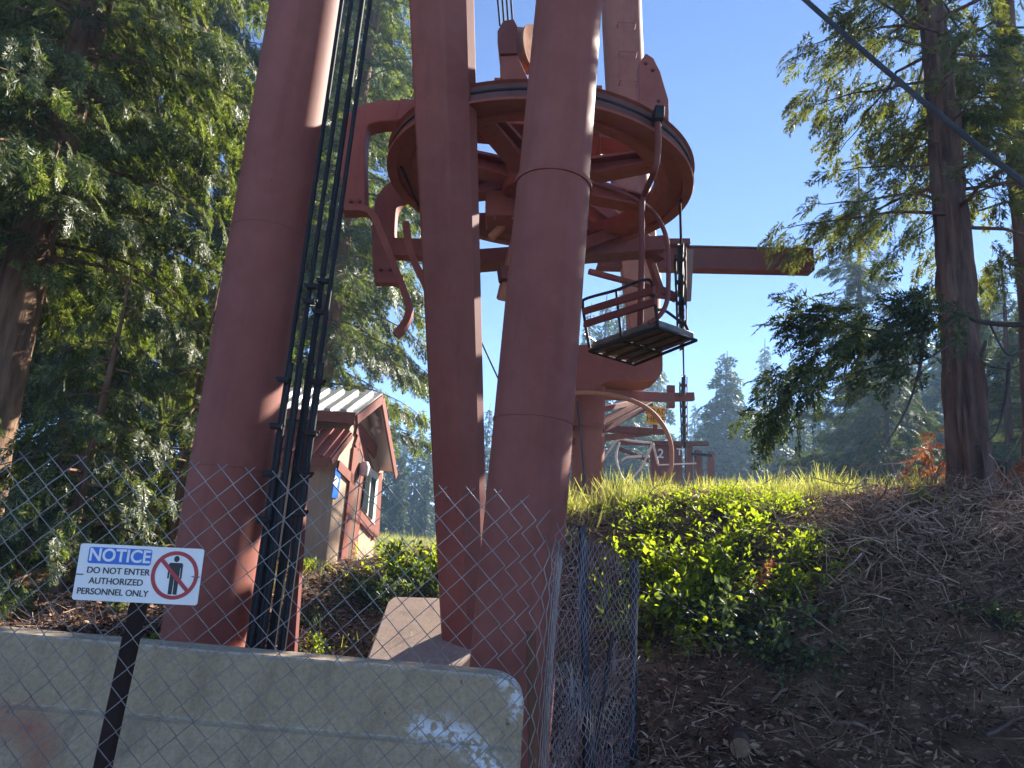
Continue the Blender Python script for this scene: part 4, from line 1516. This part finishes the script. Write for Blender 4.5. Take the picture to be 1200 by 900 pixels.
def put_shrub(px, py, Y, proto, s, label, group):
    """shrub rooted where the sight line through (px, py) meets the ground"""
    o = proto if id(proto) not in usedS else copy_tree(proto)
    usedS.add(id(proto))
    x, Y, _ = ground_hit(px, py)
    o.location = (x, Y, float(gz(x, Y)) - .03)
    o.scale = (s, s, s); o.rotation_euler = (0, 0, random.uniform(0, 6))
    o['label'] = label; o['group'] = group


for px, py, Y, pr, s, lab in ((838, 604, 0, sa, .62, 'brightest yellow green shrub on the crest of the bank left of the big fir'),
                              (900, 606, 0, sa, .6, 'rounded bright shrub right of the brightest shrub on the crest'),
                              (785, 705, 0, sb, 1.2, 'bright shrub close to the last fence post'),
                              (828, 690, 0, sa, .9, 'wide leafy shrub in the middle of the bright clump'),
                              (955, 668, 0, sb, .85, 'shrub at the right end of the bright clump beside the root pile'),
                              (772, 752, 0, sb, 1.15, 'shaded shrub low beside the last fence post'),
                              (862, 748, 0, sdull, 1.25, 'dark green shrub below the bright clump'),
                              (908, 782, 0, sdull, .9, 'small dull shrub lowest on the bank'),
                              (712, 606, 0, sb, .42, 'little bright shrub on the crest just right of the right leg'),
                              (752, 600, 0, sb, .5, 'low bright shrub on the crest below the yellow sign'),
                              (800, 594, 0, sb, .5, 'low bright shrub on the crest below the parked chair and posts'),
                              (868, 590, 0, sb, .5, 'low bright shrub on the crest below the broad hazy conifer'),
                              (935, 596, 0, sb, .48, 'low shrub on the crest under the tip of the dark bough'),
                              (1085, 590, 0, sb, .4, 'low yellow green shrub on the crest touching the left side of the big trunk'),
                              (770, 632, 0, sb, .85, 'sunlit shrub left of the brightest shrub, over the grass edge'),
                              (872, 652, 0, sb, 1.1, 'yellow green shrub in the centre of the bright clump'),
                              (925, 712, 0, sb, .8, 'shrub below the right end of the bright clump'),
                              (815, 735, 0, sb, 1.15, 'half shaded shrub in the lower left of the bright clump'),
                              (760, 675, 0, sb, .9, 'small bright shrub showing behind the last fence post'),
                              (960, 636, 0, sdull, .6, 'dull shrub under the hanging bough tips')):
    put_shrub(px, py, Y, pr, s, lab, GS)
GL = 'low shrubs between the shed and the middle leg'
for px, py, Y, pr, s, lab in ((500, 690, 0, sa, .85, 'sunlit low shrub touching the left side of the middle leg'), (462, 682, 0, sb, 1.1, 'sunlit shrub in front of the shed corner post'),
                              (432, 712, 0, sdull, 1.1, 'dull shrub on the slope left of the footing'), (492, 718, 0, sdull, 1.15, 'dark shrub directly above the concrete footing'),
                              (528, 696, 0, sb, 1.2, 'leafy shrub partly hidden by the middle leg'), (362, 672, 0, sb, .5, 'small yellow green plant beside the shed wall and cables'),
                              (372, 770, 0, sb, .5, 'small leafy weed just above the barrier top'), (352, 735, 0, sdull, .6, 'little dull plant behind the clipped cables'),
                              (186, 765, 0, sb, .4, 'tiny bright weed beside the rusty sign post')):
    put_shrub(px, py, Y, pr, s, lab, GL)
put_shrub(1168, 735, 0, sdull, .55, 'pale dried plant on the shaded bank below the big fir', GS)

# dead red foliage near the big fir
g = np.random.default_rng(9)
for (px, py, Y, n, sp, lab) in ((1095, 543, 9.2, 26, .3, 'rust red dead fir branch left of the big trunk'), (1172, 560, 8.6, 34, .4, 'rust red dead fir branch right of the big trunk'),
                                (1045, 618, 7.6, 30, .4, 'brown dead branch pile at the crest of the bank'), (870, 690, 6.1, 9, .12, 'small red dead sprig in the green shrubs')):
    c = P(px, py, Y)
    rt = empty('dead_branch', c, lab, 'dead branch', 'rust red dead branches')
    m_ = MB()
    pos = c + g.normal(0, sp, (n, 3)) * np.array([1, .6, .45])
    for p in pos[:8]: m_.tube(smooth_path([c + np.array([0, 0, -.25]), (c + p) / 2 + g.normal(0, .04, 3), p], 8), np.linspace(.012, .004, 9), 5)
    m_.build('stick', M['wood'], rt)
    V, F = instance(SPR_LOOSE, pos, g.normal(0, 1, (n, 3)) + np.array([-.3, 0, -.2]), np.array([0, 0, 1.]) + g.normal(0, .5, (n, 3)), g.uniform(.18, .36, n))
    mesh_np('foliage', V, F, M['dead'], rt)

# ------------------------------------------------------------------ fallen branches and roots on the bank
GK = 'dead branches lying on the bank'
sticks = [(((1060, 766), (1095, 768), (1132, 769)), .016, 'wood', 'straight pale stick lying flat in the middle of the shaded bank'),
          (((980, 845), (1000, 855), (1022, 860), (1026, 880)), .018, 'wood', 'bent pale stick near the bottom of the bank'),
          (((990, 640), (1030, 655), (1060, 672), (1090, 690), (1112, 718)), .014, 'wood', 'long root sloping down below the big fir'),
          (((1010, 668), (1060, 680), (1110, 676), (1150, 645)), .016, 'wood_dark', 'curved dark root arching under the big trunk'),
          (((1032, 690), (1060, 705), (1080, 722), (1110, 745)), .010, 'wood', 'thin grey stick pointing down the bank'),
          (((1000, 665), (1015, 645), (1032, 632), (1060, 640)), .011, 'wood', 'looped pale root at the left end of the root pile'),
          (((1020, 640), (1040, 655), (1040, 675)), .010, 'wood', 'short forked root in the root pile'),
          (((980, 620), (1000, 608), (1020, 590), (1024, 570)), .010, 'wood', 'upright twig at the crest beside the dead brown branches'),
          (((1020, 575), (1045, 600), (1065, 625)), .014, 'wood', 'pale broken branch leaning on the brown pile'),
          (((1015, 610), (1050, 612), (1085, 622)), .012, 'wood', 'pale stick lying level across the brown pile'),
          (((1080, 615), (1100, 640), (1108, 655)), .018, 'wood_dark', 'thick dark stick just left of the trunk base'),
          (((1125, 600), (1145, 618), (1160, 640)), .008, 'wood', 'thin twig in front of the trunk base'),
          (((1150, 640), (1148, 600), (1160, 575)), .007, 'wood', 'thin upright twig right of the trunk base'),
          (((1140, 720), (1170, 700), (1200, 682)), .013, 'wood_dark', 'dark stick rising to the right edge'),
          (((1115, 690), (1150, 670), (1205, 660)), .012, 'wood_dark', 'dark root running to the right edge below the trunk'),
          (((1055, 700), (1052, 725), (1060, 745), (1075, 752)), .009, 'wood_dark', 'thin hanging root below the root pile'),
          (((955, 790), (985, 800), (1010, 812)), .010, 'wood_dark', 'short dark stick below the small dull shrub'),
          (((1030, 800), (1028, 820), (1035, 840)), .009, 'wood', 'small upright twig near the bent pale stick'),
          (((900, 822), (915, 815), (928, 806)), .014, 'wood', 'pale chip of wood in the light patch low on the bank'),
          (((1150, 860), (1185, 850), (1210, 838)), .016, 'wood_dark', 'dark stick in the lower right corner')]
for pix, rad, mt, lab in sticks:
    pts = [ground_hit(a, b) for a, b in pix]
    lift = [.0 + .045 * (i % 2) for i in range(len(pts))]
    pts = smooth_path([p + np.array([0, -.05, l]) for p, l in zip(pts, lift)], 18)
    pts = pts + g.normal(0, .003, pts.shape)
    tag(MB().tube(pts, np.linspace(rad * .8, rad * .3, len(pts)), 7).build('fallen_branch', M[mt], None), lab, 'dead branch', GK)
# cut log end
p = ground_hit(866, 879)
lg = empty('cut_log', p, 'short cut log with pale round end at the bottom of the bank', 'log')
ax = np.array([.25, 1, .15]); ax /= np.linalg.norm(ax)
rl = PX(p, 12)
MB().tube([p - ax * .1 + np.array([0, 0, .05]), p + ax * .35 + np.array([0, 0, .05])], rl, 18).build('bark', M['bark'], lg)
MB().lathe([(0, 0), (rl * .93, 0), (rl * .93, .006), (0, .008)], p - ax * .102 + np.array([0, 0, .05]), 18, -ax).build('cut_face', M['cutwood'], lg)


# ------------------------------------------------------------------ ground cover (stuff)
def scatter(n, xr, yr, dens):
    x = rng.uniform(*xr, n); y = rng.uniform(*yr, n)
    k = rng.random(n) < dens(x, y)
    x, y = x[k], y[k]
    return np.stack([x, y, gz(x, y)], 1)


BL_ = np.array([[0, -.014, 0], [.0, .014, 0], [1.0, .003, -.12], [1.0, -.003, -.12]])
BL2 = np.array([[0, -.018, 0], [.0, .018, 0], [.85, .003, -.42], [.85, -.003, -.42]])


def grass(name, pos, hmin, hmax, mat, label):
    n = len(pos)
    d = np.array([0, 0, 1.0]) + rng.normal(0, .42, (n, 3))
    hh = rng.uniform(hmin, hmax, n) * np.clip(.95 + 1.7 * fbm(pos[:, 0] * 2.3 + 11, pos[:, 1] * 2.3, 3), .25, 2.0)
    V, F = instance([BL_, BL2], pos, d, rng.normal(0, 1, (n, 3)), hh)
    o = mesh_np(name, V, F, mat)
    tag(o, label, 'grass', kind='stuff')


pg = scatter(150000, (.5, 5.2), (7.6, 13), lambda x, y: np.clip((y - np.interp(x, [.5, 2, 5], [8.3, 7.9, 7.9])) * 1.5, 0, 1) * (.15 + .85 * (fbm(x * 1.9, y * 1.9) > -.12)) * .66)
grass('meadow_grass', pg, .05, .30, M['grass'], 'tall sunlit grass along the crest of the bank')
pg = scatter(60000, (-9, 6), (13, 42), lambda x, y: .7 * np.ones_like(x))
grass('lawn_grass', pg, .08, .2, M['grass'], 'pale grass of the clearing beyond the shed')
pg = scatter(16000, (-4, 1.2), (4.4, 10.5), lambda x, y: np.clip(.1 + fbm(x * 1.3, y * 1.3), 0, 1))
grass('slope_grass', pg, .06, .2, M['grass'], 'thin grass tufts on the slope behind the barrier')
pg = scatter(42000, (.4, 6), (3.4, 6.6), lambda x, y: np.clip(.22 + 1.3 * fbm(x * 1.1 + 9, y * 1.1), 0, 1) * np.clip(1.4 - (x - .5) * .35, .08, 1))
grass('bank_weeds', pg, .04, .13, M['weeds'], 'short green weeds at the foot of the bank')

pl_ = scatter(190000, (-5, 7), (3.2, 9.6), lambda x, y: .9 * np.clip(.7 + fbm(x, y), .25, 1))
n = len(pl_)
LIT = LEAF * np.array([1, .8, 1])
STK = np.array([[0, -.05, 0], [0, .05, 0], [2.6, .03, .1], [2.6, -.03, .1]])
V, F = instance([LIT, STK], pl_ + np.stack([0 * pl_[:, 0], 0 * pl_[:, 0], rng.uniform(.005, .05, n)], 1), rng.normal(0, 1, (n, 3)) * np.array([1, 1, .4]), np.array([0, 0, 1.0]) + rng.normal(0, .8, (n, 3)), rng.uniform(.022, .085, n))
tag(mesh_np('leaf_litter', V, F, M['litter']), 'brown leaf and twig litter covering the forest floor', 'litter', kind='stuff')

# thin twigs tangled over the bank
def twig_template(seed):
    g = np.random.default_rng(seed)
    V = []
    p = np.zeros(3); d = np.array([1.0, 0, 0]); r0 = .010
    for k in range(4):
        d = d + g.normal(0, .34, 3); d /= np.linalg.norm(d)
        q = p + d * .25
        ra, rb = r0 * (1 - k * .2), r0 * (1 - (k + 1) * .2)
        a = np.cross(d, [0, 0, 1.0]); a /= np.linalg.norm(a); b = np.cross(d, a)
        for i in range(3):
            A, B = i * 2.094, (i + 1) * 2.094
            V += [p + ra * (a * math.cos(A) + b * math.sin(A)), p + ra * (a * math.cos(B) + b * math.sin(B)),
                  q + rb * (a * math.cos(B) + b * math.sin(B)), q + rb * (a * math.cos(A) + b * math.sin(A))]
        p = q
    return np.array(V)


TW = [twig_template(s_) for s_ in range(20, 26)]
tp = scatter(30000, (.6, 7.5), (3.4, 9.3), lambda x, y: np.clip(.3 + .16 * (x - .6) + .8 * fbm(x * .9 + 4, y * .9), 0, 1) * np.clip((x + .2 - (y - 7.6) * 1.2), 0, 1))
n = len(tp)
V, F = instance(TW, tp + np.array([0, 0, .02]), rng.normal(0, 1, (n, 3)) * np.array([1, .8, .28]) + np.array([0, -.1, -.1]), np.array([0, 0, 1.0]) + rng.normal(0, .4, (n, 3)), rng.uniform(.07, .3, n) * (1 + 1.4 * (rng.random(n) < .1)))
tag(mesh_np('twig_litter', V, F, M['twigs']), 'thin dead twigs and roots tangled over the bank', 'twigs', kind='stuff')
g2 = np.random.default_rng(77)
hp = []
for (px, py, sx, n_) in ((1010, 620, .32, 160), (1060, 640, .4, 200), (1110, 640, .35, 130), (1180, 640, .4, 180), (1040, 690, .3, 110), (960, 660, .25, 70)):
    c_ = ground_hit(px, py)
    q = c_ + g2.normal(0, 1, (n_, 3)) * np.array([sx, sx * .7, 0])
    q[:, 2] = gz(q[:, 0], q[:, 1]) + np.abs(g2.normal(.02, .17, n_))
    hp.append(q)
hp = np.concatenate(hp); n = len(hp)
V, F = instance(TW, hp, g2.normal(0, 1, (n, 3)) * np.array([1, .8, .5]), np.array([0, 0, 1.0]) + g2.normal(0, .4, (n, 3)), g2.uniform(.22, .7, n))
tag(mesh_np('brush_pile', V, F, M['brush']), 'tangle of dead roots and brush on the crest around the big trunk', 'brush', kind='stuff')
tp = scatter(2500, (-5, .5), (4.2, 9), lambda x, y: np.clip(.3 + .8 * fbm(x * .9 + 4, y * .9), 0, 1))
n = len(tp)
V, F = instance(TW, tp + np.array([0, 0, .02]), rng.normal(0, 1, (n, 3)) * np.array([1, 1, .25]), np.array([0, 0, 1.0]) + rng.normal(0, .4, (n, 3)), rng.uniform(.12, .4, n))
tag(mesh_np('twig_litter', V, F, M['twigs']), 'dead twigs on the ground behind the barrier', 'twigs', kind='stuff')

# ------------------------------------------------------------------ haze
hz = MB().box((0, 34, 11.6), (230, 112, 27)).build('haze', bpy.data.materials.new('haze air'), None, smooth=False)
hm = hz.data.materials[0]
hm.use_nodes = True
t = hm.node_tree
for n_ in list(t.nodes):
    if n_.type != 'OUTPUT_MATERIAL': t.nodes.remove(n_)
pv = t.nodes.new('ShaderNodeVolumePrincipled')
pv.inputs['Color'].default_value = (.46, .70, 1.0, 1)
pv.inputs['Density'].default_value = .0020
pv.inputs['Anisotropy'].default_value = .25
t.links.new(pv.outputs[0], t.nodes['Material Output'].inputs['Volume'])
tag(hz, kind='stuff')
